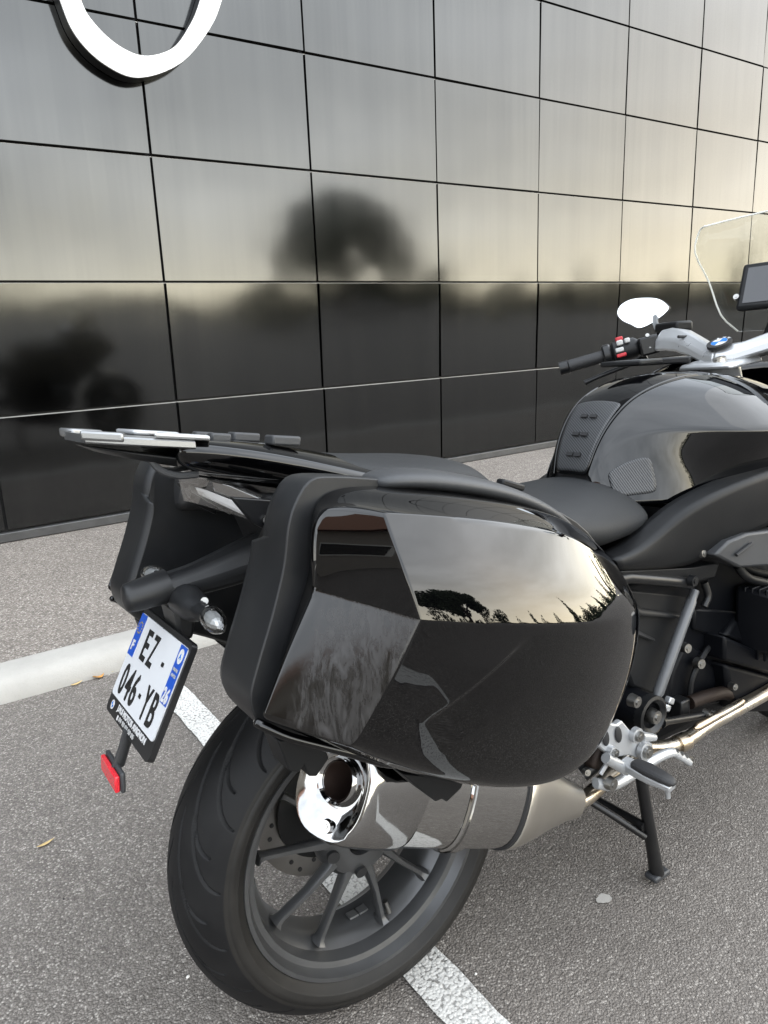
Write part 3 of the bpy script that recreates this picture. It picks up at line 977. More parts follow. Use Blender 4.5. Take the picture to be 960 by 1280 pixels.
MB().loft([msec(.213, .0840, .0650), msec(.213, .0862, .0672), msec(.228, .0862, .0672), msec(.228, .0840, .0650)], cap=False).build('clamp_strap', 'brushed_chrome', muf, angle=30)
MB().loft([msec(.332, .0795, .0605), msec(.334, .083, .064), msec(.341, .083, .064), msec(.343, .079, .060)], cap=False).build('seal_ring', 'joint_black', muf, angle=30)
MB().loft([msec(.343, .080, .061), msec(.347, .082, .063), msec(.362, .0815, .0625), msec(.40, .070, .055), msec(.455, .050, .042), msec(.50, .036, .034), msec(.53, .030, .030)], cap=False).build('cone', 'satin_steel', muf, angle=40)
pe = MA + MD * .53
MB().tube(catmull([tuple(pe - MD * .03), tuple(pe + MD * .03), (0.513, -0.175, 0.304), (0.561, -0.185, 0.325), (0.627, -0.195, 0.311), (0.689, -0.200, 0.307), (0.755, -0.205, 0.319), (0.864, -0.210, 0.324), (0.991, -0.215, 0.330), (1.236, -0.220, 0.347)], 6), .0150, 16).build('header_pipe', 'header_steel', bike, angle=60)
MB().tube([(0.658, -0.199, 0.307), (0.687, -0.201, 0.306)], .0185, 18).build('pipe_collar', 'header_steel', bike, angle=40)
a, b = (0.690, -0.217, 0.338), (0.851, -0.226, 0.349)
MB().tube([a, lerp(a, b, .06), lerp(a, b, .94), b], [.003, .0085, .0085, .003], 8).build('heat_shield', 'header_steel', bike, angle=40)

# ---------------- panniers
def pannier(side):
    S = (lambda q: q) if side < 0 else (lambda q: q.mirrored())
    # inner half shell: matte plastic tray
    out = [(-.172, .980), (-.194, .956), (-.205, .931), (-.211, .905), (-.218, .880), (-.237, .832), (-.262, .777), (-.272, .745), (-.262, .712), (-.225, .680), (-.13, .628), (-.03, .568), (.07, .515), (.17, .495), (.26, .53), (.315, .61), (.335, .70), (.318, .79), (.26, .855), (.16, .905), (.04, .940), (-.07, .966), (-.14, .980)]
    out = [(p[0], p[2]) for p in catmull([(x_, 0, z_) for x_, z_ in out], 3, True)]
    cxm = (sum(p[0] for p in out) / len(out), sum(p[1] for p in out) / len(out))

    def ring(y, g):
        return [(cxm[0] + (x_ - cxm[0]) * g, y, cxm[1] + (z_ - cxm[1]) * g) for x_, z_ in out]
    q = MB()
    rg = []
    for y, g in ((-.235, .955), (-.243, .985), (-.255, .995), (-.300, 1.0), (-.309, .995), (-.309, .93)):
        rg.append(ring(y, g))
    # the lower rear flange reaches further in
    for i_, (x_, z_) in enumerate(out):
        if 9 <= i_ <= 27:
            for k_, y_ in ((0, -.205), (1, -.213), (2, -.225)):
                p = rg[k_][i_]; rg[k_][i_] = (p[0], y_, p[2])
    q.loft(rg)
    body = S(q).build('pannier', 'case_plastic', bike, angle=32, bevel=.0025)
    # inner wall: raised upper shoulder and recess, toward the bike
    q = MB()
    q.loft([[(-.150, -.236, .965), (.20, -.236, .89), (.27, -.236, .80), (-.175, -.236, .875)], [(-.140, -.195, .955), (.19, -.195, .88), (.25, -.195, .805), (-.160, -.195, .885)]])
    S(q).build('inner_shoulder', 'case_plastic', body, bevel=.012)
    # lid: side face grid ringed by the joint outline
    G = [
        [(-0.142, -0.410, 0.950), (-0.061, -0.413, 0.932), (0.037, -0.408, 0.905), (0.132, -0.395, 0.876), (0.216, -0.380, 0.835), (0.293, -0.362, 0.778)],
        [(-.142, -.4325, .906), (-.055, -.4380, .882), (.043, -.4345, .853), (.141, -.4185, .823), (.229, -.4000, .788), (.304, -.3745, .748)],
        [(-.137, -.4440, .871), (-.051, -.4505, .846), (.048, -.4475, .817), (.148, -.4335, .790), (.237, -.4120, .764), (.309, -.3825, .733)],
        [(-.134, -.4505, .841), (-.050, -.458, .816), (.050, -.4565, .787), (.150, -.4435, .761), (.239, -.4205, .737), (.311, -.3870, .714)],
        [(-.167, -.440, .782), (-.065, -.456, .742), (.045, -.454, .700), (.145, -.441, .668), (.228, -.418, .648), (.299, -.386, .650)],
        [(-.204, -.410, .707), (-.125, -.416, .651), (-.033, -.417, .597), (.068, -.408, .548), (.172, -.394, .526), (.262, -.378, .572)],
    ]
    J = -.312
    top = [(-.168, J, .974), (-.055, J, .956), (.045, J, .931), (.155, J, .898), (.252, J, .850), (.312, J, .785)]
    front = [(.326, J, .755), (.330, J, .728), (.331, J, .70), (.320, J, .630)]
    bot = [(.268, J, .538), (.170, J, .500), (.068, J, .520), (-.033, J, .573), (-.130, J, .632), (-.250, J, .712)]
    rear = [(-.226, J, .800), (-.186, J, .868), (-.183, J, .890), (-.180, J, .920)]
    ridge = {0: (-.180, -.338, .962), 15: (-0.273, -0.338, 0.738), 16: (-.238, -.341, .802), 17: (-.1985, -.345, .866), 18: (-.1975, -.3425, .886), 19: (-.194, -.339, .920)}
    ringA = top + front + bot + rear
    idx = {}
    vs, fs, cr = [], [], []
    for r_ in range(6):
        for c_ in range(6):
            idx[r_, c_] = len(vs); vs.append(G[r_][c_])
    for r_ in range(5):
        for c_ in range(5):
            fs.append((idx[r_, c_], idx[r_ + 1, c_], idx[r_ + 1, c_ + 1], idx[r_, c_ + 1]))
    per = [idx[0, c_] for c_ in range(6)] + [idx[r_, 5] for r_ in (1, 2, 3, 4)] + [idx[5, c_] for c_ in range(5, -1, -1)] + [idx[r_, 0] for r_ in (4, 3, 2, 1)]
    n = len(per)
    # mid ring keeps the shoulder of the lid tight
    def mid(a, b, k, bulge):
        p = Vector(a).lerp(Vector(b), k)
        d = Vector((p.x - .04, 0, p.z - .74)).normalized()
        return tuple(p + d * bulge)
    m0 = len(vs)
    for i_ in range(n):
        vs.append(ridge[i_] if i_ in ridge else mid(vs[per[i_]], ringA[i_], .55, .014))
    a0 = len(vs)
    vs += ringA
    for i_ in range(n):
        j_ = (i_ + 1) % n
        fs.append((per[i_], per[j_], m0 + j_, m0 + i_)); fs.append((m0 + i_, m0 + j_, a0 + j_, a0 + i_))
        cr.append((a0 + i_, a0 + j_, 1.0))
    for c_ in range(5):
        w0 = (1.0, .95, .85, .7, .45)[c_]
        cr.append((idx[0, c_], idx[0, c_ + 1], w0))
        cr.append((idx[3, c_], idx[3, c_ + 1], (1.0, .95, .75, .5, .3)[c_]))
        cr.append((idx[5, c_], idx[5, c_ + 1], .45))
    for r_ in range(5):
        cr.append((idx[r_, 0], idx[r_ + 1, 0], 1.0))
    cr += [(per[0], m0, .75), (per[15], m0 + 15, .9), (m0 + 15, a0 + 15, .6), (per[17], m0 + 17, 1.0)] + [(m0 + i_, m0 + (i_ + 1) % n, .85) for i_ in (15, 16, 17, 18, 19)]
    q = MB(); q.v, q.f = vs, fs
    lid = S(q).build('lid', 'gloss_black', body, sub=5, crease=cr)
    # sculpted wedge in the lower side face: bake the subdivision and press the surface in
    dg = bpy.context.evaluated_depsgraph_get()
    me = bpy.data.meshes.new_from_object(lid.evaluated_get(dg))
    lid.modifiers.clear()
    old = lid.data; lid.data = me
    sg = 1 if side < 0 else -1
    for vt in me.vertices:
        x_, y_, z_ = vt.co
        if y_ * sg < -.40 and z_ < .80:
            # line from the wedge tip rising forward
            ux, uz = .895, .446
            dx_, dz_ = x_ + .127, z_ - .720
            al = dx_ * ux + dz_ * uz; pe_ = -dx_ * uz + dz_ * ux          # along, above the line
            if 0 < al < .27 and pe_ < .085:
                fade = min(1.0, al / .03) * (1.0 if al < .06 else max(0.0, 1 - (al - .06) / .20))
                if pe_ >= 0:
                    off = -.0046 * (1 - pe_ / .085) ** 2
                elif pe_ > -.006:
                    off = -.0046 + (.0046 + .0034) * (-pe_ / .006)
                else:
                    off = .0034 * max(0.0, 1 - (-pe_ - .006) / .060)
                below = min(1.0, max(0.0, ((.800 - .27 * x_) - z_ - .006) / .04))
                vt.co.y += sg * off * fade * below
    # dust film on the lower rear face of the lid
    me.materials.append(MATS['wiped_dust'])
    per_face = len(me.polygons) // len(fs)
    for cf in (25 + 2 * 15, 25 + 2 * 16):
        for k_ in range(cf * per_face, (cf + 1) * per_face):
            me.polygons[k_].material_index = 1
    me.update()
    # carry handle along the top and the label plate, latch and feet
    q = MB()
    rows_ = []
    for (x_, z_, w_, h_) in ((-.085, .966, .018, .001), (-.072, .965, .036, .009), (-.02, .957, .045, .016), (.06, .937, .046, .016), (.14, .910, .043, .015), (.21, .874, .037, .012), (.252, .846, .022, .006), (.268, .832, .010, .001)):
        yc = -.292
        rows_.append([(x_, yc - w_, z_ - .012), (x_, yc - w_, z_ + h_ * .45), (x_, yc - w_ * .62, z_ + h_ * .92), (x_, yc, z_ + h_ * 1.08), (x_, yc + w_ * .7, z_ + h_), (x_, yc + w_, z_ + h_ * .6), (x_, yc + w_, z_ - .012)])
    q.loft(rows_)
    hd_ = S(q).build('carry_handle', 'grey_plastic', body, sub=2)
    q = MB().box((.175, -.262, .918), (.045, .016, .010), Matrix.Rotation(R(20), 3, 'Y'))
    S(q).build('latch', 'matte_plastic', body, bevel=.003)
    for pf in ([(-0.240, -0.300, 0.684), (-0.230, -0.300, 0.641), (-0.218, -0.300, 0.634), (-0.210, -0.300, 0.641), (-0.205, -0.300, 0.624), (-0.195, -0.300, 0.620), (-0.176, -0.300, 0.637), (-0.182, -0.300, 0.658)],
               [(-0.088, -0.325, 0.592), (-0.060, -0.325, 0.557), (-0.039, -0.325, 0.533), (-0.029, -0.325, 0.533), (-0.021, -0.325, 0.525), (0.004, -0.325, 0.535), (0.012, -0.325, 0.546)]):
        q = MB().loft([[tuple(p) for p in pf], [(x_, y_ + .045, z_) for x_, y_, z_ in pf]])
        S(q).build('foot', 'matte_plastic', body, bevel=.002)
    lip = catmull([(-0.270, -0.312, 0.724), (-0.265, -0.322, 0.720), (-0.242, -0.334, 0.703), (-0.209, -0.345, 0.685), (-0.175, -0.356, 0.667), (-0.118, -0.366, 0.631)], 5)
    S(MB().tube(lip, [.0015, .0035, .005] + [.0056] * (len(lip) - 5) + [.004, .001], 10)).build('rim_bead', 'gloss_black', body, angle=60)
    return body, lid


panR, lidR = pannier(-1)
panL, lidL = pannier(1)

# ---------------- tail, rack, tail light
def sym(q, name, mat, parent, **kw):
    a = q.build(name, mat, parent, **kw)
    b = q.mirrored().build(name, mat, parent, **kw)
    return a, b


# tail cowl: gloss side rails sweeping back from the pillion seat
q = MB()
st = [  # x, inner top z, outer y, outer z, bottom y, bottom z
    (-.250, .055, 1.020, .090, 1.014, .080, .998),
    (-.235, .055, 1.021, .104, 1.015, .090, .985),
    (-.19, .055, 1.014, .116, 1.007, .098, .972),
    (-.12, .055, 1.002, .131, .989, .112, .950),
    (-.05, .055, .986, .145, .966, .125, .925),
    (.04, .055, .958, .152, .936, .135, .900),
    (.14, .055, .930, .155, .905, .140, .870),
    (.24, .055, .900, .150, .870, .140, .830)]
rows_ = [[(x, y0 - .055, z0 + .004), (x, -(y0 + .02), z0 + .004), (x, -y1 + .012, z1 + .006), (x, -y1, z1 - .006), (x, -y2, z2), (x, -y2 + .05, z2 - .008), (x, -.0, z2 - .010)] for x, y0, z0, y1, z1, y2, z2 in st]
q.grid(rows_)
full = [list(r_) + [(x, -y, z) for x, y, z in reversed(r_[1:-1])] for r_ in rows_]
q = MB().loft(full)
tail = q.build('tail_cowl', 'gloss_black', bike, sub=2)

# luggage rack: cast aluminium plates with raised pads
rack = MB()
rk = [(-0.343, -0.075, 1.036), (-0.307, -0.088, 1.025), (-0.232, -0.100, 1.013), (-0.168, -0.108, 0.999), (-0.118, -0.112, 0.985)]
zt = lambda x: 1.0385 - .165 * (x + .345)
lw = [(-.352, .066), (-.315, .088), (-.27, .097), (-.225, .102), (-.222, .06), (-.10, .055)]
poly = [(x, -y) for x, y in lw] + [(x, y) for x, y in reversed(lw)]
rings = []
for dz, g in ((-.008, .96), (-.006, 1.0), (.001, 1.0), (.003, .975)):
    rings.append([(x, y * g, zt(x) + dz) for x, y in poly])
rack.loft(rings)
rk_o = rack.build('luggage_rack', 'aluminium', bike, angle=30)
for s in (-1, 1):
    # white-silver top plates along each side, and raised pads
    q = MB().prism([(-.275, s * .096, zt(-.275) + .004), (-.205, s * .104, zt(-.205) + .004), (-.19, s * .060, zt(-.19) + .004), (-.26, s * .050, zt(-.26) + .004)], (0, 0, .007))
    q.build('top_plate', 'silver_paint', rk_o, bevel=.003)
    q = MB().prism([(-.358, s * .068, zt(-.358) - .004), (-.312, s * .092, zt(-.312) - .004), (-.300, s * .060, zt(-.3) - .004), (-.345, s * .040, zt(-.345) - .004)], (0, 0, .012))
    q.build('corner_pad', 'aluminium', rk_o, bevel=.003)
    q = MB().box((-.085, s * .070, zt(-.085) + .009), (.045, .030, .014), Matrix.Rotation(R(9), 3, 'Y'))
    q.build('front_pad', 'grey_plastic', rk_o, bevel=.003)
    q = MB().box((-.165, s * .032, zt(-.165) + .008), (.030, .020, .012), Matrix.Rotation(R(9), 3, 'Y'))
    q.build('rubber_pad', 'grey_plastic', rk_o, bevel=.003)
q = MB().loft([[(-.345, -.055, 1.026), (-.345, .055, 1.026), (-.30, .075, 1.014), (-.18, .085, .985), (-.18, -.085, .985), (-.30, -.075, 1.014)], [(-.320, -.045, 1.012), (-.320, .045, 1.012), (-.28, .060, .998), (-.17, .07, .965), (-.17, -.07, .965), (-.28, -.060, .998)]])
q.build('rack_underside', 'matte_plastic', bike, bevel=.006)
# hook strap of the rack under its rear edge
MB().tube(catmull([(-.275, -.055, 1.004), (-.262, -.06, .985), (-.240, -.065, .975), (-.215, -.07, .974)], 4), .005, 8).build('rack_bracket', 'grey_plastic', bike)

# tail light: clear wedge lens with bright reflectors
c0 = Vector((-.198, 0, .960))
lens = MB()
secs = []
for f in np.linspace(0, 1, 6):
    ytop = .020 + .085 * f; x_ = -.215 + .115 * f
    secs.append([(x_, -ytop, .968 - .030 * f), (x_ + .03, -ytop - .008, .958 - .055 * f), (x_ + .012, -ytop * .9, .925 - .055 * f), (x_ - .002, 0, .930 - .050 * f), (x_ + .012, ytop * .9, .925 - .055 * f), (x_ + .03, ytop + .008, .958 - .055 * f), (x_, ytop, .968 - .030 * f), (x_ - .01, 0, .972 - .030 * f)])
lens.loft(secs)
tl = lens.build('tail_light', 'wet_look_lens', bike, angle=30)
for s in (-1, 1):
    q = MB().loft([[(-.205, s * .012, .952), (-.190, s * .030, .944), (-.188, s * .030, .934), (-.200, s * .012, .938)], [(-.125, s * .078, .905), (-.115, s * .092, .897), (-.113, s * .092, .878), (-.122, s * .078, .884)]])
    q.build('light_bar', 'print_white', tl, bevel=.002)
    q = MB().loft([[(-.185, s * .030, .958), (-.165, s * .046, .950), (-.160, s * .046, .925), (-.180, s * .030, .928)], [(-.120, s * .070, .925), (-.110, s * .088, .915), (-.112, s * .088, .885), (-.122, s * .070, .888)]])
    q.build('reflector', 'chrome', tl, bevel=.002)
    q = MB().prism([(-0.190, -0.118, 0.943), (-0.127, -0.118, 0.929), (-0.132, -0.118, 0.881), (-0.163, -0.118, 0.902)], (0, .014, 0))
    (q if s < 0 else q.mirrored()).build('side_plate', 'black_metal', tl, bevel=.002)
bolt(tl, (-0.146, -0.122, 0.905), (-.3, -1, .1), .0062, .006)
# black infill under the tail and over the tyre
q = MB().loft([[(-.13, y, .935) for y in (-.09, .09)] + [(-.10, y, .82) for y in (.07, -.07)], [(.10, y, .900) for y in (-.13, .13)] + [(.10, y, .74) for y in (.11, -.11)], [(.45, y, .80) for y in (-.13, .13)] + [(.45, y, .56) for y in (.11, -.11)]])
q.build('tail_infill', 'matte_plastic', bike, bevel=.01)
q = MB()
rows_ = []
for a in np.linspace(R(28), R(92), 14):
    r_ = .352
    rows_.append([(RW[0] + (r_ - dr) * math.cos(a), y, RW[2] + (r_ - dr) * math.sin(a)) for y, dr in ((-.100, .035), (-.092, .012), (-.06, 0), (.06, 0), (.092, .012), (.100, .035))])
q.grid(rows_)
q.build('inner_fender', 'matte_plastic', bike, solid=.004, angle=60)

# ---------------- number plate carrier
q = MB()
pth = catmull([(-.05, 0, .838), (-.128, 0, .825), (-.20, 0, .814), (-.262, 0, .808)], 5)
rr_ = np.interp(np.linspace(0, 1, len(pth)), [0, .35, .75, 1], [.044, .037, .027, .0245])
q.tube(pth, list(rr_), 8, flat=.85)
car = q.build('plate_carrier', 'case_plastic', bike, angle=30, bevel=.006)
MB().tube(catmull([(-.255, 0, .812), (-.29, 0, .808), (-.315, 0, .806), (-.322, 0, .806)], 3), [.025, .025, .0245, .0235, .023, .022, .021, .018, .012, .003], 18, flat=.9).build('plate_lamp', 'case_plastic', car, angle=60)
# indicator cross arm
q = MB().tube(catmull([(-.235, .055, .795), (-.238, 0, .790), (-.243, -.065, .792), (-.246, -.100, .794)], 4), [.014, .016, .018, .021, .023, .024, .024, .023, .022, .020, .017, .014, .012], 16)
q.build('indicator_bracket', 'case_plastic', car, angle=60)
MB().loft([[(-.262, -.036, .785), (-.262, .036, .785), (-.225, .036, .790), (-.225, -.036, .790)], [(-.258, -.030, .735), (-.258, .030, .735), (-.238, .03, .732), (-.238, -.03, .732)]]).build('neck', 'case_plastic', car, bevel=.006)
for s in (-1, 1):
    cI = Vector((-0.246, -0.152, 0.793)) if s < 0 else Vector((-0.242, 0.130, 0.799))
    ax = Vector((-.10, s * .99, -.04)).normalized()
    rotm = ax.to_track_quat('Z', 'X').to_matrix()
    ind = MB().tube([(-.247, s * .084, .794), tuple(Vector((-.247, s * .100, .794)).lerp(cI, .2)), tuple(cI - ax * .030)], [.012, .0115, .0125], 12).build('indicator', 'matte_plastic', bike, angle=40)
    def spin(zs):
        return MB().loft([[tuple(cI + rotm @ Vector((rx_ * math.cos(t_), rx_ * 1.0 * math.sin(t_), zz_))) for t_ in (2 * math.pi * k_ / 18 for k_ in range(18))] for zz_, rx_ in zs])
    spin([(-.032, .011), (-.024, .0145), (-.010, .0160), (.010, .0142), (.024, .0095), (.034, .0040), (.038, .0010)]).build('indicator_lens', 'wet_look_lens', ind, angle=60)
    MB().ball(tuple(cI - ax * .006), (.0105, .0112, .025), 9, 7, rotm).build('bulb_reflector', 'silver_paint', ind, angle=5)
bolt(car, (-.236, -.092, .804), (-.3, -1, .3), .0060, .006)

# plate: local frame u = to the bike's right, v = up the plate, n = facing the rear
pt = 0.5146
pu = Vector((0, -1, 0)); pv = Vector((math.sin(pt), 0, math.cos(pt))); pn_ = Vector((-math.cos(pt), 0, math.sin(pt)))
pc_ = Vector((-.3006, 0, .6910))


def pmat(u, v, d):
    """plate coordinates in millimetres from the top left corner of the plate as seen from behind"""
    o_ = pc_ + pu * (u / 1000 - .105) + pv * (.065 - v / 1000) + pn_ * d
    M4 = Matrix.Identity(4)
    for i in range(3):
        M4[i][0], M4[i][1], M4[i][2], M4[i][3] = pu[i], pv[i], pn_[i], o_[i]
    return M4


def prect(u0, v0, u1, v1, d0, d1, rad=0.0):
    pts = []
    if rad:
        for (cu, cv, a0) in ((u1 - rad, v0 + rad, -90), (u1 - rad, v1 - rad, 0), (u0 + rad, v1 - rad, 90), (u0 + rad, v0 + rad, 180)):
            for k in range(5):
                a = R(a0 + 22.5 * k)
                pts.append((cu + rad * math.cos(a), cv + rad * math.sin(a)))
    else:
        pts = [(u0, v0), (u1, v0), (u1, v1), (u0, v1)]
    f = lambda p, d: tuple(pmat(p[0], p[1], d).translation)
    return MB().loft([[f(p, d0) for p in pts], [f(p, d1) for p in pts]])


plate = prect(0, 0, 210, 130, 0, .0016, 6).build('number_plate', 'plate_white', bike, angle=30)
prect(-5, -8, 215, 157, -.009, -.0002, 9).build('plate_frame', 'frame_black', plate, angle=30)
prect(0.5, 0.5, 27, 66, .0017, .0021).build('country_strip', 'plate_blue', plate, smooth=False)
prect(184, 0.5, 209.5, 82, .0017, .0021).build('region_strip', 'plate_blue', plate, smooth=False)


def letter(body, u, v, h, wd, mat, name='letter', bold=0.0, d=.0022):
    """v is the baseline"""
    me = text_mesh(body, h / 1000, 1.0, bold)
    xs_ = [q_.co.x for q_ in me.vertices]
    if not xs_:
        return
    x0, x1 = min(xs_), max(xs_)
    k = (wd / 1000) / (x1 - x0)
    for q_ in me.vertices:
        q_.co.x = (q_.co.x - x0) * k
    me.materials.append(MATS[mat])
    return share(name, me, plate, pmat(u, v, d))


for ch, u, v, wd in (('E', 55, 58, 22), ('Z', 86, 58, 24), ('0', 19, 121, 21), ('4', 45, 121, 24), ('6', 74, 121, 22), ('Y', 130, 121, 26), ('B', 163, 121, 23)):
    letter(ch, u, v, 45, wd, 'plate_black', bold=.0012)
prect(144, 38, 153, 44, .0022, .0026).build('hyphen', 'plate_black', plate, smooth=False)
prect(108, 96, 117, 102, .0022, .0026).build('hyphen', 'plate_black', plate, smooth=False)
letter('F', 8, 57, 15, 10, 'print_white', bold=.0008, d=.0026)
for k in range(12):
    a = 2 * math.pi * k / 12
    letter('*', 13.2 + 8.5 * math.sin(a), 24 - 8.5 * math.cos(a), 3.6, 3.4, 'print_gold', 'star', d=.0026)
letter('2', 186.5, 79, 19, 9.5, 'print_white', bold=.0010, d=.0026)
letter('6', 197.5, 79, 19, 9.5, 'print_white', bold=.0010, d=.0026)
q = MB(); q.loft([[tuple(pmat(196.8 + 8.5 * math.cos(a), 15 + 10.5 * math.sin(a), d).translation) for a in np.linspace(0, 2 * math.pi, 28, endpoint=False)] for d in (.0022, .0026)])
q.build('region_badge', 'print_white', plate, smooth=False)
letter('A', 193.5, 19, 8, 7, 'emblem_blue', 'badge_mark', d=.0028)
for k, s_ in enumerate(('RHONE', 'ALPES')):
    letter(s_, 188.5, 36 + 8 * k, 4.4, 17, 'print_grey', 'badge_text', d=.0026)
letter('J.M.S MOTOS AVIGNON', 45, 142.5, 8.6, 140, 'print_white', 'dealer_text', bold=.0004, d=.0004)
letter('04 90 00 00 05', 66, 152.5, 6.2, 76, 'print_grey', 'dealer_text', bold=.0002, d=.0004)
q = MB(); q.loft([[tuple(pmat(20 + 7.0 * math.cos(a), 143 + 7.0 * math.sin(a), d).translation) for a in np.linspace(0, 2 * math.pi, 24, endpoint=False)] for d in (.0, .0006)])
q.build('dealer_badge', 'print_white', plate, smooth=False)
for a0 in (0, 180):
    q = MB(); fan = [(20, 143)] + [(20 + 4.6 * math.cos(R(a0 + t_)), 143 + 4.6 * math.sin(R(a0 + t_))) for t_ in range(0, 91, 15)]
    q.loft([[tuple(pmat(u, v, d).translation) for u, v in fan] for d in (.0006, .0010)])
    q.build('badge_quarter', 'emblem_blue', plate, smooth=False)
prect(56, 147, 61, 154, .0, .0006).build('phone_mark', 'print_white', plate, smooth=False)
# red reflector on its stem below the plate
A_, B_ = Vector(pmat(105, 150, -.006).translation), Vector((-.3610, 0, .566))
q = MB().tube([tuple(A_), tuple(A_.lerp(B_, .5)), tuple(B_)], [.016, .013, .0145], 10, flat=.45)
stem = q.build('reflector_stem', 'grey_plastic', bike, angle=60)
MB().box((-.3655, 0, .560), (.007, .088, .030), Matrix.Rotation(R(6), 3, 'Y')).build('reflector_holder', 'grey_plastic', stem, bevel=.003)
MB().box((-.3730, 0, .5595), (.007, .082, .024), Matrix.Rotation(R(6), 3, 'Y')).build('red_reflector', 'red_reflector', stem, bevel=.002)

# ---------------- seats
def strip(stations, name, mat, parent=bike, sub=2, cap=True):
    """stations: (x, [(y, z) ...]) half section from the middle of the top outwards; mirrored and closed"""
    rings_ = []
    for x, hs_ in stations:
        L_ = [(x, -y, z) for y, z in hs_]
        rings_.append(L_ + [(x, y, z) for y, z in reversed(hs_[1:-1] if hs_[-1][0] == 0 else hs_[1:])])
    return MB().loft(rings_, cap=cap).build(name, mat, parent, sub=sub)


strip([(-.075, [(0, .988), (.06, .986), (.095, .978), (.100, .955), (.0, .955)]),
       (-.03, [(0, .982), (.075, .980), (.118, .968), (.125, .940), (.0, .935)]),
       (.06, [(0, .961), (.085, .960), (.138, .950), (.146, .915), (.0, .90)]),
       (.16, [(0, .950), (.088, .949), (.142, .938), (.150, .895), (.0, .88)]),
       (.23, [(0, .942), (.085, .940), (.135, .925), (.145, .875), (.0, .85)]),
       (.285, [(0, .912), (.075, .905), (.12, .885), (.135, .85), (.0, .82)]),
       (.30, [(0, .86), (.07, .86), (.11, .85), (.13, .83), (.0, .80)])], 'pillion_seat', 'seat_vinyl')
strip([(.275, [(0, .875), (.08, .870), (.13, .845), (.15, .79), (.0, .76)]),
       (.31, [(0, .865), (.10, .860), (.155, .835), (.175, .785), (.0, .75)]),
       (.39, [(0, .845), (.115, .843), (.175, .815), (.192, .765), (.0, .73)]),
       (.48, [(0, .843), (.105, .838), (.170, .800), (.190, .745), (.0, .70)]),
       (.56, [(0, .852), (.090, .845), (.145, .805), (.185, .745), (.0, .70)]),
       (.63, [(0, .850), (.080, .840), (.130, .800), (.180, .752), (.0, .70)]),
       (.67, [(0, .83), (.070, .82), (.12, .79), (.165, .765), (.0, .70)])], 'rider_seat', 'seat_vinyl')

# ---------------- tank
TX = [.586, .600, .625, .665, .719, .837, .965, 1.080]
SEAM = [(.043, .853), (.050, .897), (.056, .939), (.063, .979), (.070, 1.010), (.080, 1.037), (.090, 1.033), (.090, 1.012)]
CEN = [.856, .901, .944, .986, 1.018, 1.046, 1.042, 1.020]
SIDE = [  # shoulder, crease, under, low, bottom
    [(.047, .851), (.050, .848), (.053, .842), (.058, .830), (.060, .800)],
    [(.057, .890), (.063, .876), (.068, .862), (.078, .840), (.088, .800)],
    [(.067, .926), (.074, .906), (.080, .885), (.092, .850), (.110, .798)],
    [(.084, .962), (.096, .932), (.104, .905), (.116, .862), (.135, .796)],
    [(.106, .987), (.142, .940), (.147, .905), (.152, .860), (.165, .790)],
    [(.166, 1.005), (.245, .924), (.235, .886), (.212, .840), (.200, .785)],
    [(.186, 1.002), (.275, .916), (.260, .880), (.232, .840), (.215, .785)],
    [(.166, .985), (.262, .915), (.250, .880), (.225, .845), (.205, .800)]]
gp = .0016
q = MB()
q.grid([[(x, -s_[0] + gp, s_[1]), (x, -s_[0] * .5, (c_ * .7 + s_[1] * .3)), (x, 0, c_), (x, s_[0] * .5, (c_ * .7 + s_[1] * .3)), (x, s_[0] - gp, s_[1])] for x, s_, c_ in zip(TX, SEAM, CEN)])
tank = q.build('tank_cover', 'gloss_graphite', bike, sub=3, solid=.004)
for s in (-1, 1):
    q = MB()
    rows_ = [[(x, -s_[0] - gp, s_[1])] + [(x, -y, z) for y, z in sd] for x, s_, sd in zip(TX, SEAM, SIDE)]
    q.grid(rows_)
    n = 6
    cr = [(i * n + 2, (i + 1) * n + 2, (.35, .6, .8, .9, .9, .9, .9)[i]) for i in range(7)]
    if s > 0:
        q = q.mirrored()
    sp = q.build('tank_side_panel', 'gloss_graphite', bike, sub=3, solid=.004, crease=cr)
# the dark inside of the tank, so that the seams read as gaps
strip([(x + (.012 if i == 0 else 0), [(0, c_ - .014), (s_[0], s_[1] - .014), (sd[0][0] - .012, sd[0][1] - .012), (sd[1][0] - .022, sd[1][1] - .004), (sd[3][0] - .016, sd[3][1]), (0, .80)]) for i, (x, s_, c_, sd) in enumerate(zip(TX, SEAM, CEN, SIDE))], 'tank_shell', 'joint_black', sub=0)
# ribbed pads
def pad(uv, lift, name):
    q_ = MB().grid(uv)
    return q_.build(name, 'ribbed_pad', bike, sub=2, solid=.0015)


def cover_pt(i, f, lift):
    i0 = int(i); k = i - i0
    def at_(j):
        s_ = SEAM[j]; y = -s_[0] + 2 * s_[0] * f
        z = CEN[j] + (s_[1] - CEN[j]) * (2 * f - 1) ** 2
        return Vector((TX[j], y, z))
    a = at_(i0).lerp(at_(min(i0 + 1, 7)), k)
    return tuple(a + Vector((-.5, 0, .85)) * lift)


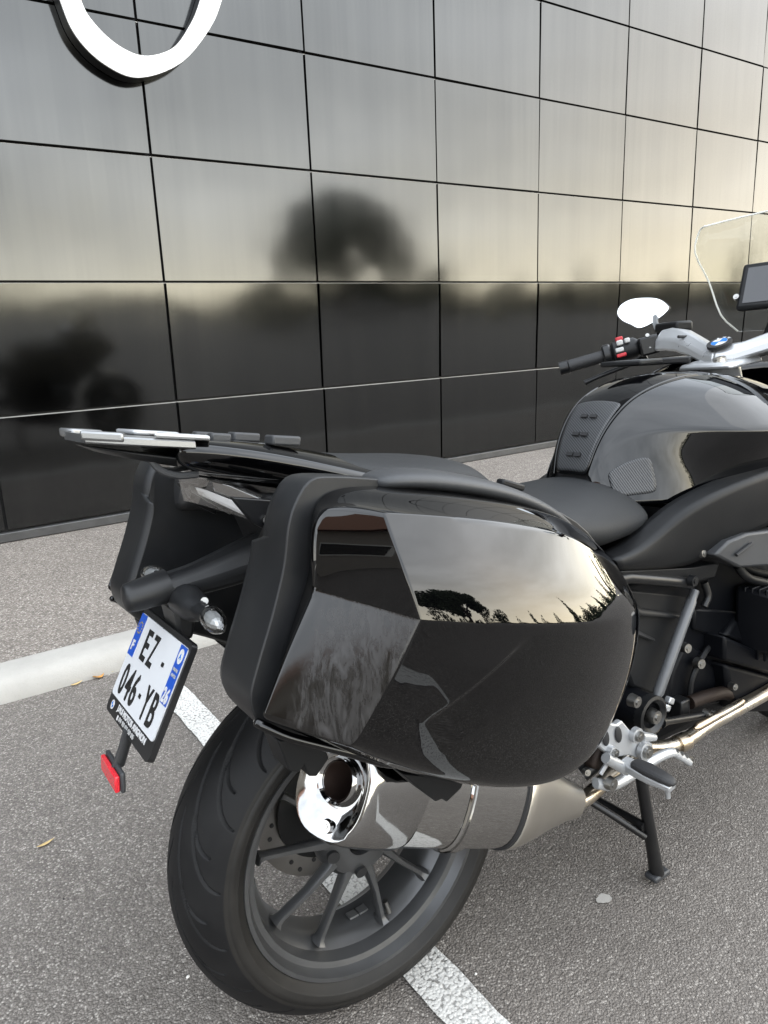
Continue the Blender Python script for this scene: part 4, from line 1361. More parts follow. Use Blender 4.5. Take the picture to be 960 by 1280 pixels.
pad([[cover_pt(i, f, .0012) for f in (.05, .3, .5, .7, .95)] for i in (.12, .7, 1.4, 2.2, 3.0, 3.3)], 0, 'tank_pad')
for i in (.8, 1.7, 2.5):
    for f in (.30, .50):
        p = cover_pt(i, f + .08, .0040)
        MB().box(p, (.008, .016, .003), Matrix.Rotation(R(-66 + 9 * i), 3, 'Y')).build('pad_stud', 'joint_black', tank, smooth=False)
for s in (-1, 1):
    def side_pt(i, j, lift):
        i0, j0 = int(i), int(j)
        def at_(a, b):
            b = min(b, 4); y, z = SIDE[a][b]
            return Vector((TX[a], -y, z))
        A0 = at_(i0, j0).lerp(at_(i0 + 1, j0), i - i0); A1 = at_(i0, j0 + 1).lerp(at_(i0 + 1, j0 + 1), i - i0)
        return tuple(A0.lerp(A1, j - j0) + Vector((-.35, -.8, .25)) * lift)
    q_ = MB().grid([[side_pt(i, j, .0022) for j in (2.4, 2.9, 3.3, 3.7)] for i in (1.3, 2.0, 2.7, 3.3)])
    (q_ if s < 0 else q_.mirrored()).build('knee_pad', 'ribbed_pad', bike, sub=2, solid=.0015)

# matte side trim under the tank
for s in (-1, 1):
    U_ = [(0.493, -0.188, 0.726), (0.556, -0.192, 0.729), (0.623, -0.198, 0.760), (0.667, -0.212, 0.792), (0.756, -0.232, 0.819), (0.877, -0.250, 0.838), (1.104, -0.262, 0.855)]
    L_ = [(0.503, -0.180, 0.703), (0.566, -0.184, 0.690), (0.637, -0.188, 0.678), (0.721, -0.190, 0.666), (0.778, -0.200, 0.685), (0.908, -0.236, 0.724), (1.140, -0.250, 0.726)]
    Mi = [lerp(a, b, .5) for a, b in zip(U_, L_)]
    Mi = [(x, y - .008, z) for x, y, z in Mi]
    In = [(x, y + .05, z + .004) for x, y, z in U_]
    Bo = [(x, y + .06, z - .004) for x, y, z in L_]
    q = MB().grid([In, U_, Mi, L_, Bo])
    n = 7
    cr = [(n + i, n + i + 1, .8) for i in range(6)] + [(3 * n + i, 3 * n + i + 1, .8) for i in range(6)]
    if s > 0:
        q = q.mirrored()
    tr = q.build('side_trim', 'grey_plastic' if False else 'matte_plastic', bike, sub=2, crease=cr, solid=.004)
    c = (0.739, -0.199, 0.690)
    bolt(tr, (c[0], -s * c[1] * -1 if False else (c[1] if s < 0 else -c[1]), c[2]), (0, s, .2), .0088, .008)
    poly = [(0.746, -0.222, 0.689), (0.784, -0.228, 0.711), (0.838, -0.234, 0.717), (0.967, -0.246, 0.706), (1.145, -0.250, 0.667), (1.151, -0.250, 0.599), (0.972, -0.246, 0.626), (0.819, -0.230, 0.649)]
    q = MB().loft([[tuple(p) for p in poly], [(x, y + .035, z) for x, y, z in poly]])
    (q if s < 0 else q.mirrored()).build('intake_cover', 'grey_plastic', bike, bevel=.005)
    a, b = (0.802, -0.232, 0.679), (0.849, -0.236, 0.694)
    q = MB().tube([a, b], .0035, 8)
    (q if s < 0 else q.mirrored()).build('cover_slot', 'joint_black', tr)
    poly = [(0.516, -0.180, 0.699), (0.727, -0.186, 0.660), (0.798, -0.200, 0.658), (0.800, -0.190, 0.625), (0.744, -0.182, 0.626), (0.521, -0.176, 0.684)]
    q = MB().loft([[tuple(p) for p in poly], [(x, y + .06, z) for x, y, z in poly]])
    (q if s < 0 else q.mirrored()).build('seat_frame_cover', 'matte_plastic', bike, bevel=.004)

# ---------------- frame, engine
MB().tube([(.33, -.165, .700), (0.543, -0.175, 0.679), (0.728, -0.182, 0.628)], .0115, 14).build('frame_tube', 'black_metal', bike, angle=60)
MB().tube([(.33, .165, .700), (.45, .175, .69), (.73, .182, .645)], .0115, 14).build('frame_tube', 'black_metal', bike, angle=60)
a, b = (0.745, -0.180, 0.608), (0.599, -0.192, 0.419)
q = MB().tube([a, lerp(a, b, .08), lerp(a, b, .10), lerp(a, b, .92), lerp(a, b, .95), b], [.0085, .0085, .0108, .0108, .0085, .0085], 16)
q.build('frame_strut', 'grey_tube', bike, angle=40)
q.mirrored().build('frame_strut', 'grey_tube', bike, angle=40)
bolt(bike, (0.709, -0.198, 0.640), (0, -1, 0), .012, .012, 'black_metal')
MB().tube(catmull([(0.790, -0.170, 0.613), (0.797, -0.175, 0.583), (0.783, -0.175, 0.563)], 4), .008, 10).build('frame_lug', 'black_metal', bike)
# black side cover behind the strut
poly = [(0.567, -0.150, 0.648), (0.763, -0.155, 0.591), (0.650, -0.160, 0.398), (0.577, -0.155, 0.441), (0.537, -0.150, 0.551)]
q = MB().loft([[tuple(p) for p in poly], [(x, y + .10, z) for x, y, z in poly]])
q.build('side_cover', 'matte_plastic', bike, bevel=.008)
q.mirrored().build('side_cover', 'matte_plastic', bike, bevel=.008)
MB().tube([(0.540, -0.158, 0.629), (0.596, -0.160, 0.596), (0.721, -0.162, 0.555)], [.012, .009, .006], 10, flat=.5).build('cover_rib', 'matte_plastic', bike)
MB().tube([(0.586, -0.158, 0.556), (0.640, -0.160, 0.525)], [.007, .004], 8, flat=.5).build('cover_rib', 'matte_plastic', bike)
# gearbox and engine block
blk = MB().loft([[(.50, y, .33) for y in (-.13, .13)] + [(.50, y, .62) for y in (.13, -.13)], [(.62, y, .28) for y in (-.150, .150)] + [(.62, y, .67) for y in (.15, -.15)], [(1.02, y, .28) for y in (-.165, .165)] + [(1.02, y, .70) for y in (.165, -.165)], [(1.14, y, .32) for y in (-.12, .12)] + [(1.14, y, .66) for y in (.12, -.12)]])
eng = blk.build('engine_block', 'engine_black', bike, bevel=.02)
poly = [(0.765, -0.165, 0.562), (0.933, -0.165, 0.511), (0.895, -0.165, 0.466), (0.873, -0.165, 0.462), (0.766, -0.165, 0.513)]
MB().loft([[tuple(p) for p in poly], [(x, y + .05, z) for x, y, z in poly]]).build('gearbox_rib', 'engine_black', eng, bevel=.006)
# starter / air box block that stands proud, with a recessed face
poly = [(0.811, -0.205, 0.499), (0.928, -0.215, 0.433), (1.052, -0.220, 0.390), (1.056, -0.220, 0.331), (0.924, -0.215, 0.392), (0.812, -0.205, 0.444)]
MB().loft([[tuple(p) for p in poly], [(x, y + .10, z) for x, y, z in poly]]).build('engine_cover', 'engine_black', eng, bevel=.006)
poly = [(0.936, -0.165, 0.516), (1.110, -0.185, 0.529), (1.091, -0.200, 0.382), (0.964, -0.195, 0.423), (0.846, -0.185, 0.484)]
MB().loft([[tuple(p) for p in poly], [(x, y + .10, z) for x, y, z in poly]]).build('engine_cover', 'engine_black', eng, bevel=.008)
poly = [(0.835, -0.195, 0.427), (1.058, -0.210, 0.327), (1.063, -0.210, 0.246), (0.882, -0.200, 0.299), (0.849, -0.195, 0.350)]
MB().loft([[tuple(p) for p in poly], [(x, y + .12, z) for x, y, z in poly]]).build('engine_cover', 'engine_black', eng, bevel=.010)
poly = [(0.746, -0.160, 0.496), (0.800, -0.165, 0.455), (0.876, -0.165, 0.368), (0.868, -0.165, 0.314), (0.753, -0.160, 0.332), (0.691, -0.155, 0.369), (0.705, -0.155, 0.436)]
MB().loft([[tuple(p) for p in poly], [(x, y + .06, z) for x, y, z in poly]]).build('clutch_cover', 'engine_black', eng, bevel=.008)
# cooling fin tips below the intake cover
for k in range(5):
    p = (0.912, -0.200, 0.563)
    MB().tube(catmull([(p[0] + k * .020, p[1], p[2] + .012), (p[0] + k * .020 + .002, p[1] - .004, p[2] - .008), (p[0] + k * .020 + .014, p[1] - .004, p[2] - .010)], 3), .0035, 8).build('fin', 'black_metal', eng)
# hoses
MB().tube(catmull([(0.878, -0.190, 0.632), (0.901, -0.200, 0.604), (0.971, -0.205, 0.575), (1.117, -0.200, 0.512)], 5), .0095, 10).build('hose', 'matte_plastic', bike)
MB().tube(catmull([(0.921, -0.170, 0.622), (0.983, -0.180, 0.593), (1.134, -0.190, 0.550)], 5), .008, 10).build('hose', 'matte_plastic', bike)
MB().tube(catmull([(0.838, -0.165, 0.472), (0.793, -0.170, 0.454), (0.751, -0.172, 0.418), (0.743, -0.170, 0.375)], 5), .006, 8).build('cable', 'matte_plastic', bike)
for (u_, r_) in (((0.717, -0.178, 0.492), .011), ((0.761, -0.180, 0.446), .012), ((0.832, -0.212, 0.383), .008)):
    bolt(eng, u_, (-.2, -1, .1), r_, .014)
# pivot boss, linkage
pv_ = (0.577, -0.195, 0.399)
MB().tube([(pv_[0], -.05, pv_[2]), (pv_[0], -.19, pv_[2])], .040, 28).build('pivot_boss', 'engine_black', bike, angle=40)
MB().lathe([(.026, -.188), (.040, -.188), (.040, -.205), (.034, -.207), (.026, -.200)], (pv_[0], 0, pv_[2]), 32).build('pivot_ring', 'black_metal', bike, angle=40)
bolt(bike, (pv_[0], -.205, pv_[2]), (0, -1, 0), .0155, .016)
bolt(bike, (0.519, -0.205, 0.450), (0, -1, 0), .013, .016)
bolt(bike, (0.752, -0.205, 0.344), (0, -1, 0), .010, .014); bolt(bike, (0.780, -0.205, 0.334), (0, -1, 0), .009, .012)
a, b = (0.608, -0.198, 0.373), (0.760, -0.200, 0.339)
MB().tube([a, lerp(a, b, .12), lerp(a, b, .88), b], [.012, .0075, .0075, .012], 12).build('shift_rod', 'black_metal', bike, angle=40)
MB().tube(catmull([(0.728, -0.180, 0.369), (0.785, -0.185, 0.367), (0.844, -0.185, 0.355), (0.892, -0.180, 0.326)], 4), .014, 10).build('exhaust_joint', 'rust_dark', bike)
for p in ((0.634, -0.190, 0.393), (0.661, -0.180, 0.396)):
    MB().box(p, (.018, .014, .014), Matrix.Rotation(.5, 3, 'Y')).build('clip', 'silver_paint', bike, bevel=.003)
MB().box((0.710, -0.170, 0.359), (.030, .03, .045)).build('sensor_box', 'black_metal', bike, bevel=.004)
# bottom sump
MB().loft([[(.60, y, .33) for y in (-.11, .11)] + [(.60, y, .24) for y in (.08, -.08)], [(1.05, y, .33) for y in (-.13, .13)] + [(1.05, y, .20) for y in (.09, -.09)]]).build('sump', 'engine_black', bike, bevel=.02)

# ---------------- foot rest hanger, peg, brake pedal
hy = -.215
poly = [(0.404, -0.215, 0.436), (0.426, -0.215, 0.443), (0.458, -0.215, 0.427), (0.472, -0.215, 0.430), (0.494, -0.215, 0.403), (0.515, -0.215, 0.389), (0.529, -0.215, 0.371), (0.548, -0.215, 0.349), (0.545, -0.215, 0.333), (0.524, -0.215, 0.333), (0.489, -0.215, 0.354), (0.457, -0.215, 0.362), (0.431, -0.215, 0.376), (0.408, -0.215, 0.401)]
q = MB().loft([[(x, y, z) for x, y, z in poly], [(x, y + .014, z) for x, y, z in poly]])
hang = q.build('peg_hanger', 'silver_paint', bike, bevel=.003)
for uv in ((0.423, -0.217, 0.414), (0.458, -0.217, 0.408)):
    MB().ball(uv, (.009, .003, .017), 14, 8, Matrix.Rotation(R(-12), 3, 'Y')).build('slot_shade', 'joint_black', hang)  # dark inset paints the shade of an opening in the hanger
for uv, r_ in (((0.504, -0.220, 0.392), .011), ((0.526, -0.222, 0.353), .0135), ((0.436, -0.220, 0.384), .008)):
    MB().disc(uv, (0, -1, 0), r_ * 1.35, .010, 20).build('boss', 'silver_paint', hang, angle=30)
    bolt(hang, (uv[0], uv[1] - .007, uv[2]), (0, -1, 0), r_, .008)
MB().tube([(0.526, -0.212, 0.377), (0.566, -0.214, 0.362)], [.012, .007], 10).build('hanger_lug', 'silver_paint', hang)
# peg pointing outwards
p0 = Vector((0.464, -0.222, 0.356)); p1 = Vector((p0.x + .012, -.318, p0.z - .012))
D_ = (p1 - p0).normalized()
Fx = (Vector((1, 0, 0)) - D_ * D_.x).normalized(); Uz = Fx.cross(D_)
if Uz.z < 0:
    Uz = -Uz
def pegsec(s, w_, h0, h1):
    c = p0.lerp(p1, s)
    return [tuple(c + Fx * a + Uz * b) for a, b in ((-w_, h0), (-w_ * .7, h0 - .004), (w_ * .7, h0 - .004), (w_, h0), (w_, h1), (-w_, h1))]
peg = MB().loft([pegsec(0, .010, -.008, .006), pegsec(.2, .016, -.010, .004), pegsec(.6, .017, -.009, .003), pegsec(1.0, .012, -.006, .002)]).build('foot_peg', 'silver_paint', bike, bevel=.002)
rings = []
for s, w_, h in ((.18, .006, .006), (.24, .014, .011), (.5, .017, .013), (.8, .015, .012), (.98, .011, .010), (1.04, .005, .006)):
    c = p0.lerp(p1, s)
    rings.append([tuple(c + Fx * w_ * a + Uz * (.003 + h * b)) for a, b in ((-1, 0), (-1, .6), (-.6, 1), (.6, 1), (1, .6), (1, 0))])
MB().loft(rings).build('peg_rubber', 'grip_rubber', peg, bevel=.002)
pp = p0.lerp(p1, .88)
MB().tube([tuple(pp), tuple(pp + Vector((.004, 0, -.030)))], [.0055, .0042], 10).build('peg_feeler', 'silver_paint', peg)
MB().tube([(0.416, -0.222, 0.380), (0.465, -0.228, 0.340), (0.484, -0.226, 0.343)], [.010, .011, .008], 10).build('peg_clevis', 'silver_paint', hang)
# brake pedal: long lever behind the peg, studded toe pad
bp = catmull([(0.399, -0.212, 0.332), (0.442, -0.214, 0.312), (0.496, -0.216, 0.313), (0.548, -0.222, 0.324), (0.599, -0.226, 0.324), (0.621, -0.228, 0.310), (0.652, -0.232, 0.285)], 4)
ped = MB().tube(bp, list(np.interp(np.linspace(0, 1, len(bp)), [0, .2, .5, .7, .85, 1], [.011, .011, .010, .010, .009, .009])), 10, flat=.7).build('brake_pedal', 'silver_paint', bike, angle=60)
for k in range(4):
    a, b = Vector((0.613, -0.230, 0.321)), Vector((0.656, -0.233, 0.289))
    MB().disc(tuple(a.lerp(b, k / 3) + Vector((0, 0, .002))), (0, -.3, 1), .0042, .006, 10).build('pedal_stud', 'bolt_steel', ped, angle=30)
bolt(ped, (0.423, -0.228, 0.328), (0, -1, 0), .013, .012)
MB().tube([(0.410, -0.214, 0.346), (0.438, -0.216, 0.372)], .0045, 8).build('brake_rod', 'silver_paint', bike)
MB().tube([(0.401, -0.180, 0.334), (0.421, -0.190, 0.347), (0.442, -0.200, 0.361)], [.014, .013, .010], 10).build('brake_cylinder', 'black_metal', bike)
MB().box((0.434, -0.190, 0.363), (.05, .03, .05), Matrix.Rotation(.6, 3, 'Y')).build('hanger_bracket', 'rust_dark', bike, bevel=.008)
bolt(bike, (0.390, -0.200, 0.352), (-.3, -1, .2), .007, .01)

# centre stand
st_top = (0.593, -0.160, 0.254); st_foot = (.632, -.170, .010)
q = MB().tube(catmull([st_top, lerp(st_top, st_foot, .3), lerp(st_top, st_foot, .75), st_foot], 4), [.011, .0115, .012, .012, .012, .0125, .013, .0132, .0135, .014, .0145, .015, .016], 12)
stand = q.build('centre_stand', 'stand_paint', bike, angle=60)
q2 = MB().tube(catmull([(st_top[0], .160, st_top[2]), (.60, .165, .12), (.632, .170, .022)], 4), .015, 12)
q2.build('stand_leg', 'stand_paint', stand, angle=60)
MB().box((.634, -.170, .0075), (.050, .030, .013), Matrix.Rotation(.06, 3, 'X')).build('stand_foot', 'worn_rubber' if 'worn_rubber' in MATS else 'grey_plastic', stand, bevel=.004)
MB().box((.634, .170, .029), (.050, .030, .013)).build('stand_foot', 'grey_plastic', stand, bevel=.004)
MB().tube([(0.522, -0.085, 0.185), (0.554, -0.130, 0.153), (0.600, -0.165, 0.107)], .0075, 10).build('stand_brace', 'stand_paint', stand)
MB().tube([(.60, -.165, .13), (.60, .165, .13)], .010, 10).build('stand_cross_bar', 'stand_paint', stand)

# ---------------- steering: yoke, bars, switchgear, mirrors, display, screen
# top yoke: V-shaped silver casting, arms reaching out to the bar clamps
def yoke_arm(s):
    st_ = [((1.118, 0, 1.064), .044, .026), ((1.140, s * .045, 1.068), .044, .027), ((1.172, s * .100, 1.086), .046, .030), ((1.196, s * .150, 1.102), .050, .034), ((1.205, s * .190, 1.108), .050, .036), ((1.204, s * .222, 1.106), .044, .034)]
    rings_ = []
    for (x, y, z), w_, h in st_:
        rings_.append([(x - w_, y, z - h * .6), (x - w_ * .9, y, z + h * .25), (x - w_ * .3, y, z + h), (x + w_ * .4, y, z + h * .9), (x + w_, y, z + h * .2), (x + w_ * .9, y, z - h * .6)])
    return rings_


q = MB().loft(yoke_arm(1))
yk = q.build('top_yoke', 'silver_paint', bike, bevel=.006)
q = MB().loft(yoke_arm(-1))
q.build('yoke_arm', 'silver_paint', yk, bevel=.006)
MB().tube([(1.14, .135, 1.118), (1.165, .125, 1.116)], .004, 8).build('yoke_slot', 'joint_black', yk)
# roundel on the yoke centre
rc = Vector((1.104, 0, 1.096)); rn = Vector((-.42, 0, .91)).normalized()
ru = Vector((0, -1, 0)); rv = rn.cross(ru)
def rdisc(r0, d0, d1, a0=0, a1=360, n_=32):
    pts = [rc + ru * r0 * math.cos(R(a0 + (a1 - a0) * k / n_)) + rv * r0 * math.sin(R(a0 + (a1 - a0) * k / n_)) for k in range(n_ + (a1 - a0 < 360))]
    if a1 - a0 < 360:
        pts = [rc] + pts
    return MB().loft([[tuple(p + rn * d0) for p in pts], [tuple(p + rn * d1) for p in pts]])
rd = rdisc(.0285, -.006, .0015).build('roundel', 'joint_black', yk, angle=30)
rdisc(.0185, .0015, .0022).build('roundel_white', 'print_white', rd, smooth=False)
for a0 in (0, 180):
    rdisc(.0180, .0023, .0029, a0, a0 + 90, 12).build('roundel_blue', 'emblem_blue', rd, smooth=False)
for ch_, an in (('B', 125), ('M', 90), ('W', 55)):
    me = text_mesh(ch_, .0062, 1.0, .0003, .0002, 'CENTER'); me.materials.append(MATS['print_white'])
    c = rc + ru * .0232 * math.cos(R(an)) - rv * .0232 * math.sin(R(an)) * -1 - rn * -.0018
    M4 = Matrix.Identity(4)
    ang = R(an - 90); uu = (ru * math.cos(ang) + rv * math.sin(ang)); vv_ = rn.cross(uu)
    c = c - vv_ * .003
    for i in range(3):
        M4[i][0], M4[i][1], M4[i][2], M4[i][3] = uu[i], vv_[i], rn[i], c[i]
    share('roundel_letter', me, rd, M4)
# lower casting, key, stem
MB().tube([(1.10, 0, 1.06), (1.135, 0, .98)], [.045, .04], 20).build('steering_stem', 'silver_paint', bike, angle=40)
MB().loft([[(1.04, y, 1.035) for y in (-.07, .07)] + [(1.16, y, 1.045) for y in (.08, -.08)], [(1.04, y, 1.05) for y in (-.06, .06)] + [(1.16, y, 1.062) for y in (.07, -.07)]]).build('lower_bridge', 'silver_paint', bike, bevel=.008)
bolt(bike, (1.075, -.02, 1.056), (-.3, 0, 1), .016, .012, 'satin_steel')
for s in (-1, 1):
    a = Vector((1.195, s * .115, 1.10)); b = Vector((1.545, s * .115, .36))
    fk = MB().tube([tuple(a), tuple(a.lerp(b, .45)), tuple(a.lerp(b, .46)), tuple(b)], [.024, .024, .029, .031], 20).build('fork_leg', 'black_metal', bike, angle=40)

bars = []
def bar_pts(s):
    if s > 0:       # near the wall; bars are turned a little to that side
        return (1.205, .205, 1.106), (1.163, .280, 1.100), (1.118, .330, 1.086), (1.027, .420, 1.058)
    return (1.225, -.205, 1.106), (1.235, -.280, 1.100), (1.215, -.345, 1.086), (1.160, -.450, 1.062)


for s in (1, -1):
    a, b, c, d = bar_pts(s)
    bar = MB().tube(catmull([a, b, c, d], 5), .011, 14).build('handlebar', 'black_metal', bike, angle=60)
    MB().tube([lerp(c, d, -.05), lerp(c, d, .0), lerp(c, d, .02), lerp(c, d, .86)], [.016, .0195, .0168, .0172], 18).build('grip', 'grip_rubber', bar, angle=40)
    MB().tube([lerp(c, d, .86), lerp(c, d, .875), lerp(c, d, .885), lerp(c, d, 1.06)], [.016, .0195, .0185, .0185], 20).build('bar_end', 'black_metal', bar, angle=30)
    # switch housing
    sw = Vector(b).lerp(Vector(c), .55)
    ax_ = (Vector(c) - Vector(b)).normalized()
    MB().tube([tuple(sw - ax_ * .045), tuple(sw - ax_ * .035), tuple(sw + ax_ * .020), tuple(sw + ax_ * .026)], [.020, .028, .030, .024], 18).build('switch_housing', 'matte_plastic', bar, angle=40)
    MB().tube([tuple(sw + ax_ * .028), tuple(sw + ax_ * .032), tuple(sw + ax_ * .046), tuple(sw + ax_ * .050)], [.026, .0295, .0295, .026], 20).build('control_ring', 'black_metal', bar, angle=20)
    rear = Vector((-.75, -.35 if s > 0 else .35, .3)).normalized()
    upv = (Vector((0, 0, 1)) - ax_ * ax_.z).normalized(); rear = (rear - ax_ * rear.dot(ax_)).normalized()
    M3 = Matrix((ax_, rear.cross(ax_) * -1, rear)).transposed()
    for (da, du, sz, mt) in ((.002, .012, (.017, .014, .010), 'button_grey'), (-.018, .013, (.014, .013, .010), 'button_grey'), (.006, -.006, (.022, .012, .010), 'button_grey'), (.004, -.021, (.026, .010, .010), 'red_button')):
        M3b = Matrix((ax_, upv, ax_.cross(upv))).transposed()
        MB().box(tuple(sw + ax_ * da + rear * .029 + upv * du), sz, M3b).build('button', mt, bar, bevel=.003)
    MB().box(tuple(sw + rear * .004 + upv * .032), (.020, .012, .010), M3b).build('button', 'red_button', bar, bevel=.003)
    # clamp block with two screws
    cb = Vector(a).lerp(Vector(b), .62)
    MB().box(tuple(cb), (.050, .050, .058), M3b).build('bar_clamp', 'black_metal', bar, bevel=.006)
    for du in (.016, -.014):
        bolt(bar, tuple(cb + rear * .027 + upv * du), tuple(rear), .0058, .006)
    # reservoir
    MB().box((a[0] + .03, a[1] + s * .01, a[2] + .040), (.055, .085, .026), Matrix.Rotation(R(-12 * s), 3, 'Z')).build('fluid_reservoir', 'matte_plastic', bar, bevel=.006)
    # lever
    l0 = Vector(b) + Vector((.045, 0, -.025))
    l1 = Vector(d) + Vector((.055, s * -.03, -.045))
    lv = catmull([tuple(l0), tuple(l0.lerp(l1, .3) + Vector((.015, 0, 0))), tuple(l0.lerp(l1, .7)), tuple(l1)], 4)
    MB().tube(lv, [.010, .009, .009, .008, .0075, .0075, .007, .007, .0068, .0066, .0066, .007, .0085], 10).build('lever', 'black_metal', bar, angle=60)
    # mirror
    if s > 0:
        mc = Vector((1.306, .365, 1.197)); mn = Vector((-.90, -.50, .15)).normalized(); root = Vector((1.225, .250, 1.128))
    else:
        mc = Vector((1.36, -.42, 1.197)); mn = Vector((-.97, .12, .08)).normalized(); root = Vector((1.26, -.25, 1.128))
    mu = Vector((0, 0, 1)).cross(mn).normalized(); mvv = mn.cross(mu)
    ms_ = .86
    if s > 0:
        # outline seen from the rider: blunt rounded outer end, pointed inner end
        shp = [(-.082, .004), (-.072, .030), (-.040, .046), (.005, .047), (.050, .038), (.080, .012), (.076, -.004), (.048, -.026), (.018, -.043), (-.012, -.050), (-.038, -.036), (-.066, -.020)]
    else:
        shp = [(.082, .004), (.072, .030), (.040, .046), (-.005, .047), (-.050, .038), (-.080, .012), (-.076, -.004), (-.048, -.026), (-.018, -.043), (.012, -.050), (.038, -.036), (.066, -.020)]
    def oring(g, d_):
        return [tuple(mc + mu * p[0] * g * ms_ + mvv * p[1] * g * ms_ + mn * d_) for p in catmull([(x, y, 0) for x, y in shp], 4, True)]
    mir = MB().loft([oring(1.03, .002), oring(1.05, -.004), oring(1.0, -.018), oring(.7, -.032), oring(.3, -.038)]).build('mirror', 'matte_plastic', bike, angle=50)
    MB().loft([oring(1.0, .0015), oring(1.0, .0035)]).build('mirror_glass', 'mirror_glass', mir, angle=30)
    MB().tube(catmull([tuple(root), tuple(root.lerp(mc, .5) + Vector((.02, 0, .0))), tuple(mc - mn * .030 - mu * (-.03 if s > 0 else .03))], 5), [.010, .009, .009, .0085, .0085, .008, .008, .008, .008, .009, .010], 12).build('mirror_stem', 'black_metal', mir, angle=60)
# flat black cap between tank and bars
MB().box((1.02, .12, 1.062), (.03, .17, .016), Matrix.Rotation(R(30), 3, 'Z')).build('cable_cover', 'black_metal', bike, bevel=.004)
MB().box((.86, .060, 1.066), (.10, .10, .012), Matrix.Rotation(R(8), 3, 'Z')).build('filler_frame', 'matte_plastic', bike, bevel=.004)

# instrument display
dc = Vector((1.262, -.064, 1.226)); dn = Vector((-.90, -.16, .40)).normalized()
du_ = Vector((0, 0, 1)).cross(dn).normalized(); dv_ = dn.cross(du_)
def dring(w_, h, d_, cx_=0, cy_=0):
    return [tuple(dc + du_ * (a * w_ + cx_) + dv_ * (b * h + cy_) + dn * d_) for a, b in ((-1, -1), (1, -1), (1, 1), (-1, 1))]
disp = MB().loft([dring(.098, .056, -.022), dring(.102, .060, -.006), dring(.100, .058, .004)]).build('instrument_display', 'matte_plastic', bike, bevel=.006)
MB().loft([dring(.086, .046, .0042), dring(.086, .046, .0055)]).build('display_glass', 'display_glass', disp, smooth=False)
MB().loft([dring(.012, .040, -.02, 0, -.085), dring(.020, .050, -.05, 0, -.085)]).build('display_stalk', 'black_metal', disp, bevel=.004)
bolt(disp, tuple(dc + du_ * -.104 + dv_ * -.026), tuple(dn), .008, .010, 'bolt_steel')
MB().loft([[(1.30, y, 1.08) for y in (-.09, .02)] + [(1.36, y, 1.09) for y in (.02, -.09)], [(1.33, y, 1.22) for y in (-.08, -.02)] + [(1.37, y, 1.22) for y in (-.02, -.08)]]).build('dash_bracket', 'black_metal', bike, bevel=.006)

# windscreen: thin clear sheet, swept back, with a visible edge
eg = catmull([(1.363, 0.110, 1.122), (1.325, 0.135, 1.167), (1.316, 0.165, 1.256), (1.277, 0.180, 1.331), (1.282, 0.172, 1.382), (1.277, 0.155, 1.392)], 3)
rows_ = [[(x + .05 * (1 - f * f), y * f, z + .012 * (1 - f * f) * max(0, (i - 9) / 6)) for f in np.linspace(-1, 1, 13)] for i, (x, y, z) in enumerate(eg)]
scr = MB().grid(rows_).build('windscreen', 'windscreen', bike, solid=.004, angle=180)
ne = len(rows_)
edge = [rows_[i][-1] for i in range(ne)] + list(reversed(rows_[-1]))[1:] + [rows_[i][0] for i in range(ne - 2, -1, -1)]
MB().tube(edge, .0023, 8).build('screen_edge', 'clear_edge', scr)

# front fairing, lamp, mudguard, cylinders (mostly beyond the right edge of the view)
for s in (-1, 1):
    g_ = [[(1.00, .235, .90), (1.00, .262, .80), (1.02, .250, .68), (1.06, .225, .58)],
          [(1.14, .225, .96), (1.15, .255, .84), (1.16, .245, .70), (1.18, .215, .58)],
          [(1.30, .190, 1.02), (1.32, .225, .90), (1.33, .210, .76), (1.32, .18, .66)],
          [(1.46, .130, 1.04), (1.50, .150, .93), (1.50, .135, .82), (1.46, .11, .76)],
          [(1.56, .040, 1.03), (1.62, .045, .92), (1.60, .040, .83), (1.54, .03, .79)]]
    q = MB().grid([[(x, -y, z) for x, y, z in r_] for r_ in g_])
    (q if s < 0 else q.mirrored()).build('fairing_panel', 'gloss_black', bike, sub=2, solid=.004)
    q = MB().grid([[(1.02, -.16, 1.03), (1.00, -.235, .905)], [(1.15, -.17, 1.05), (1.14, -.228, .965)], [(1.30, -.13, 1.08), (1.30, -.19, 1.03)], [(1.46, -.09, 1.10), (1.46, -.13, 1.045)]])
    (q if s < 0 else q.mirrored()).build('fairing_top', 'gloss_black', bike, sub=2, solid=.004)
    # boxer cylinder and head
    q = MB()
    for k in range(5):
        q.box((.99, s * (.19 + .014 * k), .50), (.17 - .006 * k, .006, .16))
    q.build('cylinder_fins', 'engine_black', bike, bevel=.002)
    MB().loft([[(.90, s * .17, .43), (1.08, s * .17, .43), (1.08, s * .17, .58), (.90, s * .17, .58)], [(.92, s * .27, .44), (1.07, s * .27, .44), (1.07, s * .27, .57), (.92, s * .27, .57)]]).build('cylinder', 'engine_black', bike, bevel=.01)
    MB().loft([[(.905, s * .265, .425), (1.085, s * .265, .425), (1.085, s * .265, .585), (.905, s * .265, .585)], [(.90, s * .33, .43), (1.09, s * .33, .43), (1.09, s * .33, .58), (.90, s * .33, .58)], [(.93, s * .365, .45), (1.06, s * .365, .45), (1.06, s * .365, .56), (.93, s * .365, .56)]]).build('cylinder_head', 'grey_tube', bike, bevel=.012)
MB().ball((1.575, 0, .925), (.04, .10, .05), 20, 12).build('headlamp', 'wet_look_lens', bike)
MB().ball((1.555, 0, .925), (.03, .085, .04), 16, 10).build('headlamp_reflector', 'chrome', bike)
rows_ = []
for a in np.linspace(R(20), R(160), 16):
    rows_.append([(FW[0] + (.330 - dr) * math.cos(a), y, FW[2] + (.330 - dr) * math.sin(a)) for y, dr in ((-.072, .045), (-.066, .015), (-.04, 0), (.04, 0), (.066, .015), (.072, .045))])
MB().grid(rows_).build('front_mudguard', 'gloss_black', bike, solid=.004, angle=60)
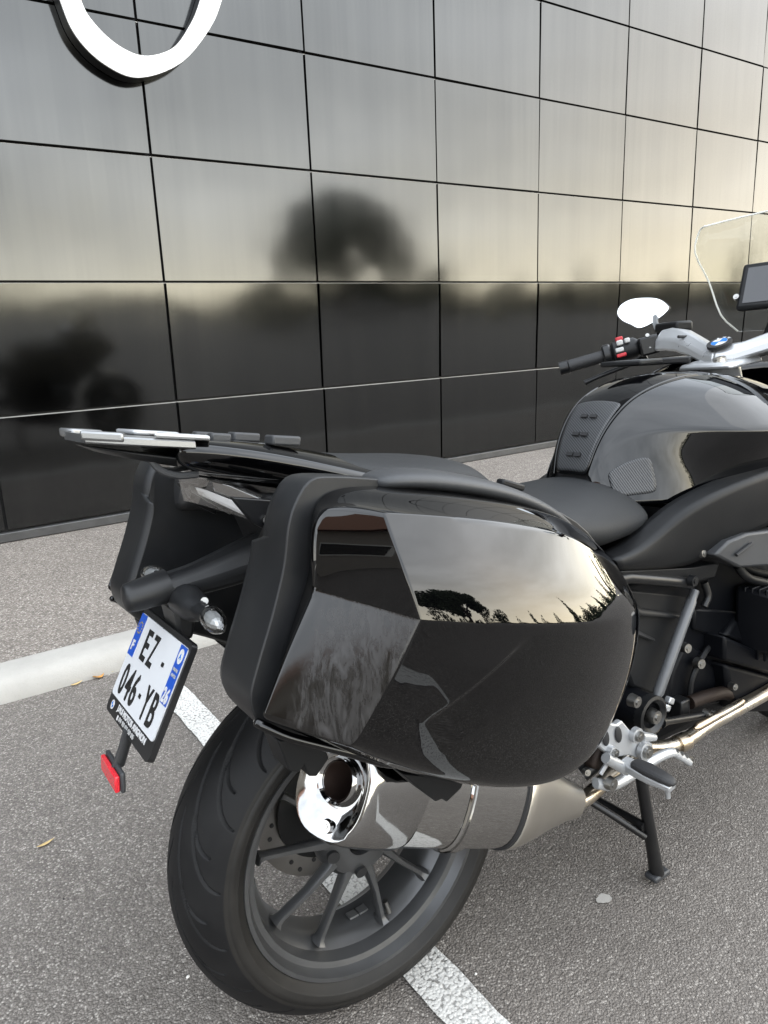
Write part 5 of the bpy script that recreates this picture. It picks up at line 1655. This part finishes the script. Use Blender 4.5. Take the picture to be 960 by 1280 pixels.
MB().box((1.15, 0, .62), (.02, .30, .26), Matrix.Rotation(R(-12), 3, 'Y')).build('radiator', 'engine_black', bike, bevel=.004)

# ------------------------------------------------------------------ litter on the ground
def leaf(name, c, length, wid, yaw, curl, mat, label, z=0.004):
    q_ = MB()
    rows2 = []
    for f in np.linspace(0, 1, 9):
        w_ = wid * math.sin(math.pi * min(.98, max(.02, f)) ** .8)
        lift = curl * (f - .5) ** 2 * 4
        rows2.append([((f - .5) * length, -w_, lift + .25 * curl), ((f - .5) * length, 0, lift), ((f - .5) * length, w_, lift + .3 * curl)])
    q_.grid(rows2)
    o_ = q_.build(name, mat, smooth=True, angle=180, solid=.0006)
    o_.location = (c[0], c[1], z); o_.rotation_euler = (0, 0, yaw)
    tag(o_, label, 'leaf')
    return o_


leaf('fallen_leaf', (0.495, 2.553, 0.000), .050, .016, .5, .010, 'leaf_orange', 'small orange brown dry leaf lying at the foot of the kerb')
leaf('fallen_leaf', (0.545, 2.568, 0.000), .034, .013, -.4, .010, 'leaf_yellow', 'small bright yellow leaf at the kerb next to the number plate')
leaf('fallen_leaf', (0.162, 1.717, 0.000), .042, .0045, .25, .003, 'leaf_straw', 'thin straw coloured leaf alone on the open asphalt')
leaf('fallen_leaf', (0.418, 2.546, 0.000), .045, .006, .3, .004, 'leaf_straw', 'pale dry blade lying against the kerb foot')


def chip(c, r_, label, mat='chip_white'):
    q_ = MB().ball((0, 0, 0), (r_, r_ * .8, r_ * .6), 7, 5)
    q_.v = [(x * random.uniform(.8, 1.2), y * random.uniform(.8, 1.2), z) for x, y, z in q_.v]
    o_ = q_.build('stone_chip', mat, smooth=False)
    o_.location = (c[0], c[1], r_ * .4)
    o_.rotation_euler = (0, 0, random.uniform(0, 3))
    tag(o_, label, 'pebble')


chip((0.302, 1.153, 0.000), .0042, 'small white stone chip on the asphalt left of the rear tyre')
chip((0.157, 1.506, 0.000), .0026, 'tiny dark stone chip on the open asphalt at far left', 'joint_black')
chip((0.733, 0.837, 0.000), .003, 'tiny pale stone chip beside the painted line at the bottom')
# faded paint fleck on the asphalt right of the wheel
fl = (1.063, 0.814, 0.000)
pts = []
for k in range(16):
    a = 2 * math.pi * k / 16
    r_ = .012 * (1 + .6 * noise.noise((math.cos(a) * 2, math.sin(a) * 2, 4.2)))
    pts.append((fl[0] + 1.5 * r_ * math.cos(a), fl[1] + r_ * math.sin(a), .0035))
q_ = MB(); q_.add(pts, [tuple(range(16))])
o = q_.build('paint_fleck', 'faded_paint', smooth=False)
tag(o, 'small pale fleck of paint on the asphalt ahead of the rear wheel', 'marking')
